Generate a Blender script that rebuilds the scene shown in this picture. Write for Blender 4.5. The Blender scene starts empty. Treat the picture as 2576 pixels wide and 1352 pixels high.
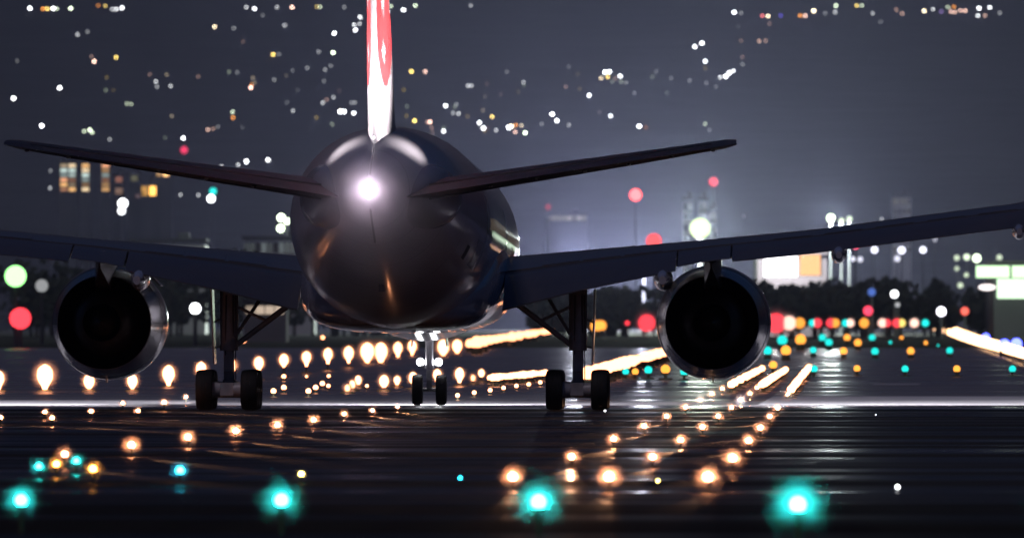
import bpy, bmesh, math, random
from mathutils import Vector, Matrix
random.seed(7)
R = math.radians
scene = bpy.context.scene
col = scene.collection

# ------------------------------------------------------------------ camera
F = 37860.0            # focal length in units of 1/2576 of the frame width
CAM_H = 2.86           # camera height (m)
HZ = 803.0             # image row of the true horizon (of 1352)
cam_d = bpy.data.cameras.new('camera')
cam = bpy.data.objects.new('camera', cam_d)
col.objects.link(cam)
cam.location = (0, 0, CAM_H)
cam.rotation_euler = (R(90) + math.atan((HZ - 676.0) / F), 0, 0)
cam_d.sensor_width = 36.0
cam_d.lens = 36.0 * F / 2576.0
cam_d.clip_start = 1.0
cam_d.clip_end = 40000.0
cam_d.dof.use_dof = True
cam_d.dof.focus_distance = 455.0
cam_d.dof.aperture_fstop = 3.3
scene.camera = cam

# ------------------------------------------------------------------ world
SKY_STRENGTH = 0.15
SUN_ELEV, SUN_ROT = R(-0.8), R(150)
world = bpy.data.worlds.new('World')
scene.world = world
world.use_nodes = True
nt = world.node_tree
nt.nodes.clear()
wo = nt.nodes.new('ShaderNodeOutputWorld')
bg = nt.nodes.new('ShaderNodeBackground')
sky = nt.nodes.new('ShaderNodeTexSky')
sky.sky_type = 'NISHITA'
sky.sun_disc = False
sky.sun_elevation = SUN_ELEV
sky.sun_rotation = SUN_ROT
sky.air_density = 1.0
sky.dust_density = 1.5
sky.ozone_density = 4.0
bg.inputs['Strength'].default_value = SKY_STRENGTH
nt.links.new(sky.outputs[0], bg.inputs[0])
nt.links.new(bg.outputs[0], wo.inputs[0])

# faint moonlight: the one sun lamp of a night scene
sun_d = bpy.data.lights.new('moon', 'SUN')
sun_d.energy = 0.32
sun_d.angle = R(10)
sun_d.color = (1.0, 0.84, 1.0)
sun = bpy.data.objects.new('moon', sun_d)
sun.rotation_euler = (R(34), 0, R(-28))
col.objects.link(sun)

scene.view_settings.view_transform = 'Standard'
scene.view_settings.look = 'None'
scene.view_settings.exposure = 0.0
scene.view_settings.gamma = 1.0
scene.view_settings.use_curve_mapping = False
cy = scene.cycles
cy.use_denoising = True
cy.use_light_tree = True
cy.max_bounces = 5
cy.diffuse_bounces = 2
cy.glossy_bounces = 3
cy.volume_bounces = 0
cy.transmission_bounces = 2
cy.sample_clamp_indirect = 3.0
cy.use_adaptive_sampling = False
cy.caustics_reflective = True
cy.blur_glossy = 0.3

# ------------------------------------------------------------------ helpers
def px(u, v, Y):
    """point of the place seen at (u, v) when it lies Y metres away"""
    return Vector(((u - 1288.0) * Y / F, Y, CAM_H + (HZ - v) * Y / F))

def on_ground(u, v, z=0.0):
    """point at height z that is seen at (u, v)"""
    Y = F * (CAM_H - z) / (v - HZ)
    return Vector(((u - 1288.0) * Y / F, Y, z))

RIDGE_Y0, RIDGE_Y1 = 4600.0, 9800.0
def terrain(x, y):
    t = (y - RIDGE_Y0) / (RIDGE_Y1 - RIDGE_Y0)
    if t <= 0:
        return 0.0
    t2 = min(t, 1.0)
    z = 236.0 * t2 ** 1.12
    if t > 1.0:
        z -= (t - 1.0) * 160.0
    w = min(1.0, t * 3.0)
    z += w * (5.0 * math.sin(x / 170.0 + y / 600.0) + 4.0 * math.sin(x / 61.0 - y / 410.0 + 1.0) + 2.0 * math.sin(x / 29.0 + y / 230.0))
    return z

def on_hill(u, v, dz):
    lo, hi = RIDGE_Y0 - 1500.0, RIDGE_Y1
    def g(Y):
        p = px(u, v, Y)
        return p.z - dz - terrain(p.x, Y)
    Y = lo
    step = 40.0
    while Y < hi and g(Y) > 0:
        Y += step
    a, b = Y - step, Y
    for _ in range(20):
        m = (a + b) / 2
        if g(m) > 0: a = m
        else: b = m
    p = px(u, v, b)
    return Vector((p.x, b, terrain(p.x, b)))

class MB:
    """collects shapes and links them as one mesh object"""
    def __init__(self):
        self.v, self.f, self.m = [], [], []
        self.cur = 0
    def mat(self, i):
        self.cur = i
        return self
    def add(self, vs, fs):
        o = len(self.v)
        self.v += [tuple(p) for p in vs]
        self.f += [tuple(o + i for i in f) for f in fs]
        self.m += [self.cur] * len(fs)
        return self
    def box(self, c, s, rot=None):
        x, y, z = s[0] / 2, s[1] / 2, s[2] / 2
        vs = [Vector((i, j, k)) for i in (-x, x) for j in (-y, y) for k in (-z, z)]
        if rot is not None:
            vs = [rot @ p for p in vs]
        vs = [p + Vector(c) for p in vs]
        return self.add(vs, [(0, 1, 3, 2), (4, 6, 7, 5), (0, 4, 5, 1), (2, 3, 7, 6), (0, 2, 6, 4), (1, 5, 7, 3)])
    def tube(self, p0, p1, r0, r1=None, n=12, caps=True):
        r1 = r0 if r1 is None else r1
        p0, p1 = Vector(p0), Vector(p1)
        d = (p1 - p0).normalized()
        a = d.orthogonal().normalized()
        b = d.cross(a)
        vs = []
        for p, r in ((p0, r0), (p1, r1)):
            for i in range(n):
                t = 2 * math.pi * i / n
                vs.append(p + (a * math.cos(t) + b * math.sin(t)) * r)
        fs = [(i, (i + 1) % n, n + (i + 1) % n, n + i) for i in range(n)]
        if caps:
            fs += [tuple(range(n - 1, -1, -1)), tuple(range(n, 2 * n))]
        return self.add(vs, fs)
    def lathe(self, c, axis, prof, n=32, caps=True):
        """prof: (distance along axis, radius) pairs"""
        c, d = Vector(c), Vector(axis).normalized()
        a = d.orthogonal().normalized()
        b = d.cross(a)
        vs = []
        for h, r in prof:
            for i in range(n):
                t = 2 * math.pi * i / n
                vs.append(c + d * h + (a * math.cos(t) + b * math.sin(t)) * r)
        fs = []
        for k in range(len(prof) - 1):
            for i in range(n):
                j = (i + 1) % n
                fs.append((k * n + i, k * n + j, (k + 1) * n + j, (k + 1) * n + i))
        if caps:
            fs += [tuple(range(n - 1, -1, -1)), tuple(range((len(prof) - 1) * n, len(prof) * n))]
        return self.add(vs, fs)
    def loft(self, secs, caps=True):
        n = len(secs[0])
        vs = [p for s in secs for p in s]
        fs = []
        for k in range(len(secs) - 1):
            for i in range(n):
                j = (i + 1) % n
                fs.append((k * n + i, k * n + j, (k + 1) * n + j, (k + 1) * n + i))
        if caps:
            fs += [tuple(range(n - 1, -1, -1)), tuple(range((len(secs) - 1) * n, len(secs) * n))]
        return self.add(vs, fs)
    def sphere(self, c, r, n=12, m=8, sc=(1, 1, 1)):
        c = Vector(c)
        vs = [c + Vector((0, 0, -r * sc[2]))]
        for k in range(1, m):
            ph = -math.pi / 2 + math.pi * k / m
            for i in range(n):
                t = 2 * math.pi * i / n
                vs.append(c + Vector((r * sc[0] * math.cos(ph) * math.cos(t), r * sc[1] * math.cos(ph) * math.sin(t), r * sc[2] * math.sin(ph))))
        vs.append(c + Vector((0, 0, r * sc[2])))
        fs = [(0, 1 + (i + 1) % n, 1 + i) for i in range(n)]
        for k in range(m - 2):
            for i in range(n):
                j = (i + 1) % n
                fs.append((1 + k * n + i, 1 + k * n + j, 1 + (k + 1) * n + j, 1 + (k + 1) * n + i))
        e = len(vs) - 1
        fs += [(1 + (m - 2) * n + i, 1 + (m - 2) * n + (i + 1) % n, e) for i in range(n)]
        return self.add(vs, fs)
    def mesh(self, name, mats, smooth=35):
        me = bpy.data.meshes.new(name)
        me.from_pydata(self.v, [], self.f)
        for m in (mats if isinstance(mats, (list, tuple)) else [mats]):
            me.materials.append(m)
        me.polygons.foreach_set('material_index', self.m)
        bm = bmesh.new(); bm.from_mesh(me)
        bmesh.ops.recalc_face_normals(bm, faces=bm.faces)
        bm.to_mesh(me); bm.free()
        if smooth:
            me.polygons.foreach_set('use_smooth', [True] * len(me.polygons))
            me.set_sharp_from_angle(angle=R(smooth))
        me.update()
        return me
    def build(self, name, mats, parent=None, smooth=35, loc=None):
        return link(name, self.mesh(name, mats, smooth), parent, loc)

def link(name, data, parent=None, loc=None):
    o = bpy.data.objects.new(name, data)
    col.objects.link(o)
    if parent is not None:
        o.parent = parent
    if loc is not None:
        o.location = loc
    return o

def tag(o, label=None, cat=None, group=None, kind=None):
    if label: o['label'] = label
    if cat: o['category'] = cat
    if group: o['group'] = group
    if kind: o['kind'] = kind
    return o

def empty(name, loc=(0, 0, 0), rz=0.0):
    o = bpy.data.objects.new(name, None)
    o.empty_display_size = 0.3
    o.location = loc
    o.rotation_euler = (0, 0, rz)
    col.objects.link(o)
    return o

ORD = ['zeroth', 'first', 'second', 'third', 'fourth', 'fifth', 'sixth', 'seventh', 'eighth', 'ninth', 'tenth', 'eleventh', 'twelfth',
       'thirteenth', 'fourteenth', 'fifteenth', 'sixteenth', 'seventeenth', 'eighteenth', 'nineteenth', 'twentieth']
TENS = {2: 'twenty', 3: 'thirty', 4: 'forty', 5: 'fifty'}
TENTH = {2: 'twentieth', 3: 'thirtieth', 4: 'fortieth', 5: 'fiftieth'}
def ordinal(n):
    if n <= 20: return ORD[n]
    return TENTH[n // 10] if n % 10 == 0 else TENS[n // 10] + '-' + ORD[n % 10]

# ------------------------------------------------------------------ materials
def new_mat(name):
    m = bpy.data.materials.new(name)
    m.use_nodes = True
    return m, m.node_tree.nodes, m.node_tree.links

def paint(name, c, rough=0.4, metal=0.0, coat=0.0, var=0.12, scale=1.5, bump=0.0, spec=0.5, rvar=0.1):
    m, N, L = new_mat(name)
    b = N['Principled BSDF']
    tc = N.new('ShaderNodeTexCoord')
    nz = N.new('ShaderNodeTexNoise')
    nz.inputs['Scale'].default_value = scale
    nz.inputs['Detail'].default_value = 6
    L.new(tc.outputs['Object'], nz.inputs['Vector'])
    rp = N.new('ShaderNodeValToRGB')
    rp.color_ramp.elements[0].position = 0.3
    rp.color_ramp.elements[1].position = 0.7
    rp.color_ramp.elements[0].color = (*[x * (1 - var) for x in c], 1)
    rp.color_ramp.elements[1].color = (*[min(1, x * (1 + var)) for x in c], 1)
    L.new(nz.outputs['Fac'], rp.inputs['Fac'])
    L.new(rp.outputs['Color'], b.inputs['Base Color'])
    mr = N.new('ShaderNodeMapRange')
    mr.inputs['To Min'].default_value = max(0.02, rough - rvar)
    mr.inputs['To Max'].default_value = rough + rvar
    L.new(nz.outputs['Fac'], mr.inputs['Value'])
    L.new(mr.outputs[0], b.inputs['Roughness'])
    b.inputs['Metallic'].default_value = metal
    b.inputs['Coat Weight'].default_value = coat
    b.inputs['Coat Roughness'].default_value = 0.08
    b.inputs['Specular IOR Level'].default_value = spec
    if bump:
        bp = N.new('ShaderNodeBump')
        bp.inputs['Strength'].default_value = bump
        bp.inputs['Distance'].default_value = 0.02
        L.new(nz.outputs['Fac'], bp.inputs['Height'])
        L.new(bp.outputs[0], b.inputs['Normal'])
    return m

_glow = {}
def glow(c, s, lights=False):
    """a lens or lit pane that gives off light; seen directly and in reflections"""
    k = (tuple(c), s, lights)
    if k not in _glow:
        m, N, L = new_mat('lamp glass lit')
        N.remove(N['Principled BSDF'])
        e = N.new('ShaderNodeEmission')
        e.inputs[0].default_value = (*c, 1)
        e.inputs[1].default_value = s
        L.new(e.outputs[0], N['Material Output'].inputs['Surface'])
        m.cycles.emission_sampling = 'FRONT' if lights else 'NONE'
        _glow[k] = m
    return _glow[k]

WARM = (1.0, 0.36, 0.16)
WHITE = (0.95, 0.97, 1.0)
CREAM = (1.0, 0.82, 0.55)
YELLOW = (1.0, 0.72, 0.18)
ORANGE = (1.0, 0.36, 0.05)
PINK = (1.0, 0.62, 0.5)
RED = (1.0, 0.05, 0.07)
TEAL = (0.017, 0.80, 0.72)
CYAN = (0.02, 0.62, 0.95)
BLUE = (0.08, 0.10, 1.0)
GREEN = (0.35, 1.0, 0.30)
GWHITE = (0.85, 1.0, 0.72)

M_white = paint('white aircraft paint', (0.74, 0.71, 0.75), 0.34, coat=1.0, var=0.05, scale=0.6, rvar=0.06)
M_white.node_tree.nodes['Principled BSDF'].inputs['Coat Roughness'].default_value = 0.14
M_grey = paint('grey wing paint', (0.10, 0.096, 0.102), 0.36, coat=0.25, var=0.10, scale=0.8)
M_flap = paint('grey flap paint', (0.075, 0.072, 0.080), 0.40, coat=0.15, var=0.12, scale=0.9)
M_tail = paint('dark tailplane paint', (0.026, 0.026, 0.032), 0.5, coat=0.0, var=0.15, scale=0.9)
M_nacelle = paint('nacelle paint', (0.38, 0.38, 0.41), 0.24, coat=0.5, var=0.06, scale=0.8, rvar=0.05)
M_fairing = paint('belly fairing paint', (0.46, 0.45, 0.49), 0.26, coat=1.0, var=0.08, scale=0.7)
M_bare = paint('bare metal', (0.55, 0.54, 0.52), 0.28, metal=1.0, var=0.1, scale=3)
M_hot = paint('heat stained metal', (0.11, 0.10, 0.09), 0.55, metal=0.6, var=0.3, scale=2)
M_duct = paint('dark duct lining', (0.02, 0.02, 0.02), 0.8, var=0.3, scale=3, spec=0.1)  # one even near-black tone inside the engine
M_gear = paint('landing gear paint', (0.42, 0.42, 0.44), 0.35, coat=0.2, var=0.15, scale=4)
M_tyre = paint('tyre rubber', (0.02, 0.02, 0.02), 0.7, var=0.2, scale=8, spec=0.3)
M_red = paint('red livery paint', (0.58, 0.055, 0.06), 0.30, coat=0.4, var=0.05, scale=1)
M_seal = paint('dark seal', (0.03, 0.03, 0.035), 0.6, var=0.2, scale=3)
M_housing = paint('lamp housing', (0.10, 0.09, 0.04), 0.5, var=0.2, scale=6)
M_pole = paint('galvanised pole', (0.06, 0.06, 0.065), 0.6, metal=0.0, var=0.2, scale=2)

# ground materials
def ground_mat(name, c0, c1, rough0, rough1, spec, sx, sy, mottled=0.35):
    m, N, L = new_mat(name)
    b = N['Principled BSDF']
    g = N.new('ShaderNodeNewGeometry')
    mp = N.new('ShaderNodeMapping')
    mp.inputs['Scale'].default_value = (sx, sy, 1)
    L.new(g.outputs['Position'], mp.inputs['Vector'])
    n1 = N.new('ShaderNodeTexNoise')           # long bands across the pavement
    n1.inputs['Scale'].default_value = 1.0
    n1.inputs['Detail'].default_value = 5
    n1.inputs['Roughness'].default_value = 0.65
    L.new(mp.outputs[0], n1.inputs['Vector'])
    n2 = N.new('ShaderNodeTexNoise')           # blotches and wear
    n2.inputs['Scale'].default_value = 0.06
    n2.inputs['Detail'].default_value = 8
    L.new(g.outputs['Position'], n2.inputs['Vector'])
    r1 = N.new('ShaderNodeValToRGB')
    r1.color_ramp.elements[0].position = 0.44
    r1.color_ramp.elements[1].position = 0.62
    L.new(n1.outputs['Fac'], r1.inputs['Fac'])
    mx = N.new('ShaderNodeMix'); mx.data_type = 'RGBA'
    mx.inputs['A'].default_value = (*c0, 1)
    mx.inputs['B'].default_value = (*c1, 1)
    L.new(n2.outputs['Fac'], mx.inputs['Factor'])
    L.new(mx.outputs['Result'], b.inputs['Base Color'])
    mr = N.new('ShaderNodeMapRange')
    mr.inputs['To Min'].default_value = rough1
    mr.inputs['To Max'].default_value = rough0
    L.new(r1.outputs['Color'], mr.inputs['Value'])
    L.new(mr.outputs[0], b.inputs['Roughness'])
    ms = N.new('ShaderNodeMapRange')
    ms.inputs['To Min'].default_value = spec * mottled
    ms.inputs['To Max'].default_value = spec
    L.new(r1.outputs['Color'], ms.inputs['Value'])
    L.new(ms.outputs[0], b.inputs['Specular IOR Level'])
    return m

M_asphalt = ground_mat('damp dark asphalt', (0.018, 0.018, 0.02), (0.04, 0.038, 0.038), 0.24, 0.75, 0.55, 0.010, 0.075, 0.05)
M_shoulder = ground_mat('dark shoulder asphalt', (0.010, 0.010, 0.011), (0.022, 0.022, 0.022), 0.5, 0.85, 0.10, 0.012, 0.08, 0.1)
M_concrete = ground_mat('runway concrete', (0.16, 0.15, 0.16), (0.27, 0.26, 0.27), 0.16, 0.5, 0.5, 0.006, 0.05, 0.4)
M_grass = ground_mat('night grass', (0.015, 0.018, 0.010), (0.035, 0.035, 0.022), 0.7, 0.9, 0.1, 0.02, 0.05)
M_marking = ground_mat('worn white marking paint', (0.45, 0.44, 0.45), (0.78, 0.77, 0.78), 0.45, 0.6, 0.3, 0.3, 0.05)
M_hill = ground_mat('wooded hillside', (0.020, 0.022, 0.020), (0.06, 0.06, 0.06), 0.9, 0.95, 0.1, 0.01, 0.01)
M_wall = paint('building wall', (0.20, 0.19, 0.19), 0.7, var=0.2, scale=0.1, spec=0.2)
M_pale = paint('pale building wall', (0.42, 0.42, 0.42), 0.7, var=0.15, scale=0.1, spec=0.2)
M_dark = paint('dark roof', (0.05, 0.05, 0.055), 0.8, var=0.2, scale=0.1, spec=0.2)
M_leaf = paint('dark foliage', (0.035, 0.045, 0.025), 0.85, var=0.4, scale=0.4, spec=0.1)
M_bark = paint('bark', (0.05, 0.04, 0.03), 0.9, var=0.3, scale=1)

# ------------------------------------------------------------------ ground, runway, hills
def sheet(name, x0, x1, y0, y1, z, mat, nx=2, ny=2, fn=None):
    vs, fs = [], []
    for j in range(ny + 1):
        for i in range(nx + 1):
            x = x0 + (x1 - x0) * i / nx
            y = y0 + (y1 - y0) * j / ny
            vs.append((x, y, z + (fn(x, y) if fn else 0)))
    for j in range(ny):
        for i in range(nx):
            a = j * (nx + 1) + i
            fs.append((a, a + 1, a + nx + 2, a + nx + 1))
    mb = MB(); mb.add(vs, fs)
    o = mb.build(name, mat, smooth=60)
    return tag(o, kind='structure')

sheet('ground', -2500, 2500, -300, 5200, 0.0, M_grass, 20, 40, lambda x, y: -0.35 if y > 4900 else 0.0)
sheet('hills', -2500, 2500, RIDGE_Y0 - 100, 12500, -0.02, M_hill, 110, 160, terrain)
# dark paved apron and taxiway in front of the airliner, concrete runway beyond it
RW = R(1.28)           # runway heading to the right of the line of sight
sheet('taxiway', -300, 300, 233, 474, 0.02, M_asphalt, 4, 8)
sheet('shoulder', -300, 300, 60, 232.6, 0.02, M_shoulder, 4, 6)
sheet('runway', -75, 60, 474.5, 1500, 0.02, M_concrete, 4, 12)

def quad_mark(name, pts, z, mat=None):
    mb = MB(); mb.add([(p[0], p[1], z) for p in pts], [tuple(range(len(pts)))])
    return tag(mb.build(name, mat or M_marking, smooth=0), kind='structure')
M_wet = ground_mat('wet sealed joint', (0.02, 0.02, 0.02), (0.035, 0.035, 0.035), 0.19, 0.45, 0.8, 0.03, 0.2, 0.3)
for yj, wj, x0, x1 in ((441, 3.0, -40, 40), (421, 2.2, -40, 6), (395, 4.0, -20, 40), (378, 2.2, -9, 4), (353, 2.4, -30, 5), (338, 2.6, -30, 30), (307, 2.6, -40, 7), (296, 1.8, -4, 6), (272, 1.6, -30, 12), (266, 1.2, -30, 4), (247, 1.4, -15, 9)):
    sheet('pavement_joint', x0, x1, yj, yj + wj, 0.026, M_wet, 12, 1)
a = [on_ground(u, v) for u, v in ((1905, 1020), (2640, 1021), (2640, 998), (1945, 998))]
quad_mark('runway_marking', a, 0.034)
a = [on_ground(u, v) for u, v in ((-60, 1022), (470, 1018), (520, 1008), (-60, 1008))]
quad_mark('runway_marking', a, 0.034)
a = [on_ground(u, v) for u, v in ((2190, 969), (2310, 969), (2318, 966), (2200, 966))]
quad_mark('runway_marking', a, 0.034)

# ------------------------------------------------------------------ haze
HAZE = 3.0e-5
hm = bpy.data.materials.new('night haze')
hm.use_nodes = True
hn = hm.node_tree.nodes
hn.remove(hn['Principled BSDF'])
pv = hn.new('ShaderNodeVolumePrincipled')
pv.inputs['Color'].default_value = (0.67, 0.69, 1.0, 1)
pv.inputs['Density'].default_value = HAZE
pv.inputs['Anisotropy'].default_value = 0.75
hm.node_tree.links.new(pv.outputs[0], hn['Material Output'].inputs['Volume'])
hz = MB(); hz.box((0, 6150, 139), (5200, 13000, 284))
tag(hz.build('haze', hm, smooth=0), kind='stuff')

_halo_puff = {}
def halo_puff(c, r, d):
    """added scattering puff round a lamp, standing in for camera lens glare"""
    if d not in _halo_puff:
        m = bpy.data.materials.new('lamp mist')
        m.use_nodes = True
        n = m.node_tree.nodes
        n.remove(n['Principled BSDF'])
        p = n.new('ShaderNodeVolumePrincipled')
        p.inputs['Color'].default_value = (0.95, 0.95, 0.97, 1)
        p.inputs['Anisotropy'].default_value = 0.3
        tc = n.new('ShaderNodeTexCoord')            # thins out towards its rim
        ln = n.new('ShaderNodeVectorMath'); ln.operation = 'LENGTH'
        m.node_tree.links.new(tc.outputs['Object'], ln.inputs[0])
        rg = n.new('ShaderNodeMapRange'); rg.interpolation_type = 'SMOOTHSTEP'
        rg.inputs['From Min'].default_value = 0.0; rg.inputs['From Max'].default_value = 1.0
        rg.inputs['To Min'].default_value = d; rg.inputs['To Max'].default_value = 0.0
        m.node_tree.links.new(ln.outputs['Value'], rg.inputs['Value'])
        pw = n.new('ShaderNodeMath'); pw.operation = 'POWER'
        pw.inputs[1].default_value = 3.0
        rg.inputs['To Min'].default_value = d ** (1 / 3)
        m.node_tree.links.new(rg.outputs[0], pw.inputs[0])
        m.node_tree.links.new(pw.outputs[0], p.inputs['Density'])
        m.node_tree.links.new(p.outputs[0], n['Material Output'].inputs['Volume'])
        _halo_puff[d] = MB().sphere((0, 0, 0), 1.0, 20, 12).mesh('haze', m, 60)
    o = link('haze', _halo_puff[d], None, c)  # added halo volume, sharing its name with the haze box
    o.scale = (r, r, r)
    return tag(o, kind='stuff')

# ------------------------------------------------------------------ the airliner
YAW = -math.atan(0.0259)
plane = empty('airliner', (-3.411, 473.0, 0.024), YAW)
bpy.context.view_layer.update()
tag(plane, 'twin engine white and grey airliner seen from behind on the runway', 'airliner')

def interp(tab, x):
    if x <= tab[0][0]: return tab[0][1:]
    for a, b in zip(tab, tab[1:]):
        if x <= b[0]:
            t = (x - a[0]) / (b[0] - a[0])
            t = t * t * (3 - 2 * t) if len(a) > 9 else t
            return tuple(p + (q - p) * t for p, q in zip(a[1:], b[1:]))
    return tab[-1][1:]

# fuselage stations: y, z top, z bottom, half width
FUS = [(-30.6, 6.92, 6.36, 0.17), (-30.2, 7.08, 6.26, 0.27), (-29.2, 7.40, 6.02, 0.55), (-28.0, 7.72, 5.72, 0.88), (-26.0, 8.08, 5.24, 1.36),
       (-24.0, 8.30, 4.78, 1.80), (-22.0, 8.45, 4.34, 2.16), (-20.0, 8.55, 3.93, 2.46), (-17.0, 8.66, 3.40, 2.79), (-14.0, 8.72, 2.98, 3.00),
       (-11.0, 8.75, 2.68, 3.09), (-8.0, 8.76, 2.56, 3.10), (-2.0, 8.76, 2.56, 3.10), (6.0, 8.76, 2.56, 3.10), (14.0, 8.76, 2.56, 3.10), (21.0, 8.76, 2.56, 3.10),
       (24.5, 8.62, 2.60, 3.02), (27.0, 8.30, 2.72, 2.75), (29.0, 7.75, 3.0, 2.25), (30.5, 6.9, 3.4, 1.55), (31.4, 6.1, 3.85, 0.9), (31.8, 5.4, 4.5, 0.2)]
def nose_down(y):                 # the forward fuselage sits lower: the airliner rests slightly nose-down
    return -0.43 * max(0.0, min(1.0, (y + 8.0) / 28.0))
FUS = [(y, a + nose_down(y), b + nose_down(y), w) for y, a, b, w in FUS]
NF = 56
def fus_ring(y, n=NF, grow=0.0):
    zt, zb, w = interp(FUS, y)
    zc = (zt + zb) / 2
    # widest point sits a little above the middle on the rear, where the belly rises
    ring = []
    for i in range(n):
        t = 2 * math.pi * i / n
        ring.append(Vector(((w + grow) * math.sin(t), y, zc + ((zt - zb) / 2 + grow) * math.cos(t))))
    return ring
ys = sorted(set([s[0] for s in FUS] + [x * 1.0 for x in range(-29, 31)]))
fm = MB(); fm.loft([fus_ring(y) for y in ys])
fus = fm.build('fuselage', M_white, plane, smooth=50)

# thin butt-joint bands, panel lines round the rear fuselage
for y in (-27.2, -25.2, -22.4, -19.2, -15.6, -12.0, -4.0, 12.0):
    mb = MB()
    mb.loft([fus_ring(y, grow=0.004), fus_ring(y + 0.022, grow=0.004)], caps=False)
    mb.build('joint_strip', M_seal, fus)
# keel seam under the tail cone
mb = MB()
seam = []
for y in [-29.5 + 0.5 * k for k in range(9)]:
    zt, zb, w = interp(FUS, y)
    seam.append([Vector((-0.03, y, zb - 0.012)), Vector((0.03, y, zb - 0.012)), Vector((0.03, y, zb + 0.03)), Vector((-0.03, y, zb + 0.03))])
mb.loft(seam); mb.build('keel_seam', M_seal, fus)
# ridge from fin to tail light
mb = MB()
seam = []
for y in [-30.3 + 0.35 * k for k in range(13)]:
    zt, zb, w = interp(FUS, y)
    seam.append([Vector((-0.05, y, zt - 0.03)), Vector((0.05, y, zt - 0.03)), Vector((0.012, y, zt + 0.045)), Vector((-0.012, y, zt + 0.045))])
mb.loft(seam); mb.build('tail_ridge', M_white, fus)
# exhaust of the auxiliary power unit, tail skid
MB().lathe((0.10, -30.35, 6.62), (0, -1, 0), [(0, 0.12), (0.3, 0.11), (0.3, 0.09), (0.1, 0.08)], 16, caps=False).build('exhaust_pipe', M_hot, fus)
MB().box((0, -19.5, 3.78), (0.16, 1.3, 0.22)).build('tail_skid', M_grey, fus)
# outflow valve and service doors as shallow raised plates on the rear belly
def fus_patch(name, y0, y1, t0, t1, mat, grow=0.006, parent=fus, n=8, m=6):
    mb = MB()
    vs, fs = [], []
    for j in range(m + 1):
        y = y0 + (y1 - y0) * j / m
        zt, zb, w = interp(FUS, y)
        zc, hh = (zt + zb) / 2, (zt - zb) / 2
        for i in range(n + 1):
            t = R(t0 + (t1 - t0) * i / n)
            vs.append(((w + grow) * math.sin(t), y, zc + (hh + grow) * math.cos(t)))
    for j in range(m):
        for i in range(n):
            a = j * (n + 1) + i
            fs.append((a, a + 1, a + n + 2, a + n + 1))
    mb.add(vs, fs)
    return mb.build(name, mat, parent)
fus_patch('outflow_valve', -17.6, -17.0, 112, 122, M_seal)
fus_patch('service_door', -15.6, -13.2, 104, 122, M_fairing)
fus_patch('cabin_door', -13.5, -12.4, 74, 108, M_fairing)
fus_patch('cabin_door', 5.0, 6.1, 74, 108, M_fairing)
fus_patch('cabin_door', 22.0, 23.1, 74, 108, M_fairing)
# row of cabin windows down each side, too small to pick apart from behind
for side in (-1, 1):
    mb = MB()
    for k in range(62):
        y = -11.5 + k * 0.533
        if abs(y - 5.5) < 0.8: continue
        zt, zb, w = interp(FUS, y)
        zc, hh = (zt + zb) / 2, (zt - zb) / 2
        vs = []
        for dz in (-0.18, 0.18):
            for dy in (-0.12, 0.12):
                t = math.acos(max(-1, min(1, (5.75 + nose_down(y) + dz - zc) / (hh + 0.008))))
                vs.append((side * (w + 0.008) * math.sin(t), y + dy, 5.75 + nose_down(y) + dz))
        mb.add(vs, [(0, 1, 3, 2)])
    o = mb.build('cabin_window_row', glow((1.0, 0.78, 0.6), 0.07), fus, smooth=0)
    o['kind'] = 'stuff'
# red patch low on the right forward fuselage, seen edge-on from behind
fus_patch('red_patch', 12.4, 15.2, 93, 104, M_red, 0.010)

# belly fairing
BF = [(-9.5, 2.75, 1.0, 0.4), (-8.0, 2.56, 2.2, 0.75), (-6.0, 2.46, 2.8, 1.05), (-3.0, 2.42, 3.12, 1.5), (0, 2.40, 3.2, 1.65), (4, 2.40, 3.25, 1.7),
      (9, 2.40, 3.2, 1.65), (12, 2.44, 2.9, 1.3), (14.5, 2.52, 2.2, 0.8), (16.5, 2.68, 1.0, 0.3)]
mb = MB(); secs = []
for y in [-9.5 + 0.65 * k for k in range(41)]:
    zb, w, hgt = interp(BF, y)
    ring = []
    for i in range(40):
        t = 2 * math.pi * i / 40
        c, s = math.cos(t), math.sin(t)
        e = 2 / 3.2
        ring.append(Vector((w * math.copysign(abs(s) ** e, s), y, zb + hgt + hgt * math.copysign(abs(c) ** e, c))))
    secs.append(ring)
mb.loft(secs); mb.build('belly_fairing', M_fairing, plane, smooth=50)

# fin ------------------------------------------------------------------
def foil(chord, tc, n=14):
    """(x along chord from leading edge, half thickness) upper points"""
    out = []
    for i in range(n + 1):
        x = 0.5 * (1 - math.cos(math.pi * i / n))
        yt = 5 * tc * (0.2969 * math.sqrt(x) - 0.1260 * x - 0.3516 * x * x + 0.2843 * x ** 3 - 0.1036 * x ** 4)
        out.append((x * chord, yt * chord))
    return out
def foil_ring(chord, tc, x0=0.0, x1=1.0, n=14):
    up = [p for p in foil(chord, tc, n)]
    pts = [(x, t) for x, t in up] + [(x, -t) for x, t in reversed(up[1:-1])]
    return pts

FIN = [(7.6, -15.2, -26.4, 0.078), (9.0, -17.2, -26.75, 0.082), (12.0, -20.25, -27.6, 0.090), (15.0, -23.3, -28.5, 0.090), (18.3, -26.6, -29.4, 0.090)]
mb = MB(); secs = []
for z in [7.6 + 0.536 * k for k in range(21)]:
    le, te, tc = interp(FIN, z)
    secs.append([Vector((t, le - x, z)) for x, t in foil_ring(le - te, tc)])
mb.loft(secs)
fin = mb.build('fin', M_white, plane, smooth=40)
def fin_point(z, frac, side, grow):
    le, te, tc = interp(FIN, z)
    c = le - te
    x = frac
    yt = 5 * tc * (0.2969 * math.sqrt(x) - 0.1260 * x - 0.3516 * x * x + 0.2843 * x ** 3 - 0.1036 * x ** 4) * c
    return Vector((side * (yt + grow), le - frac * c, z))
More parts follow.
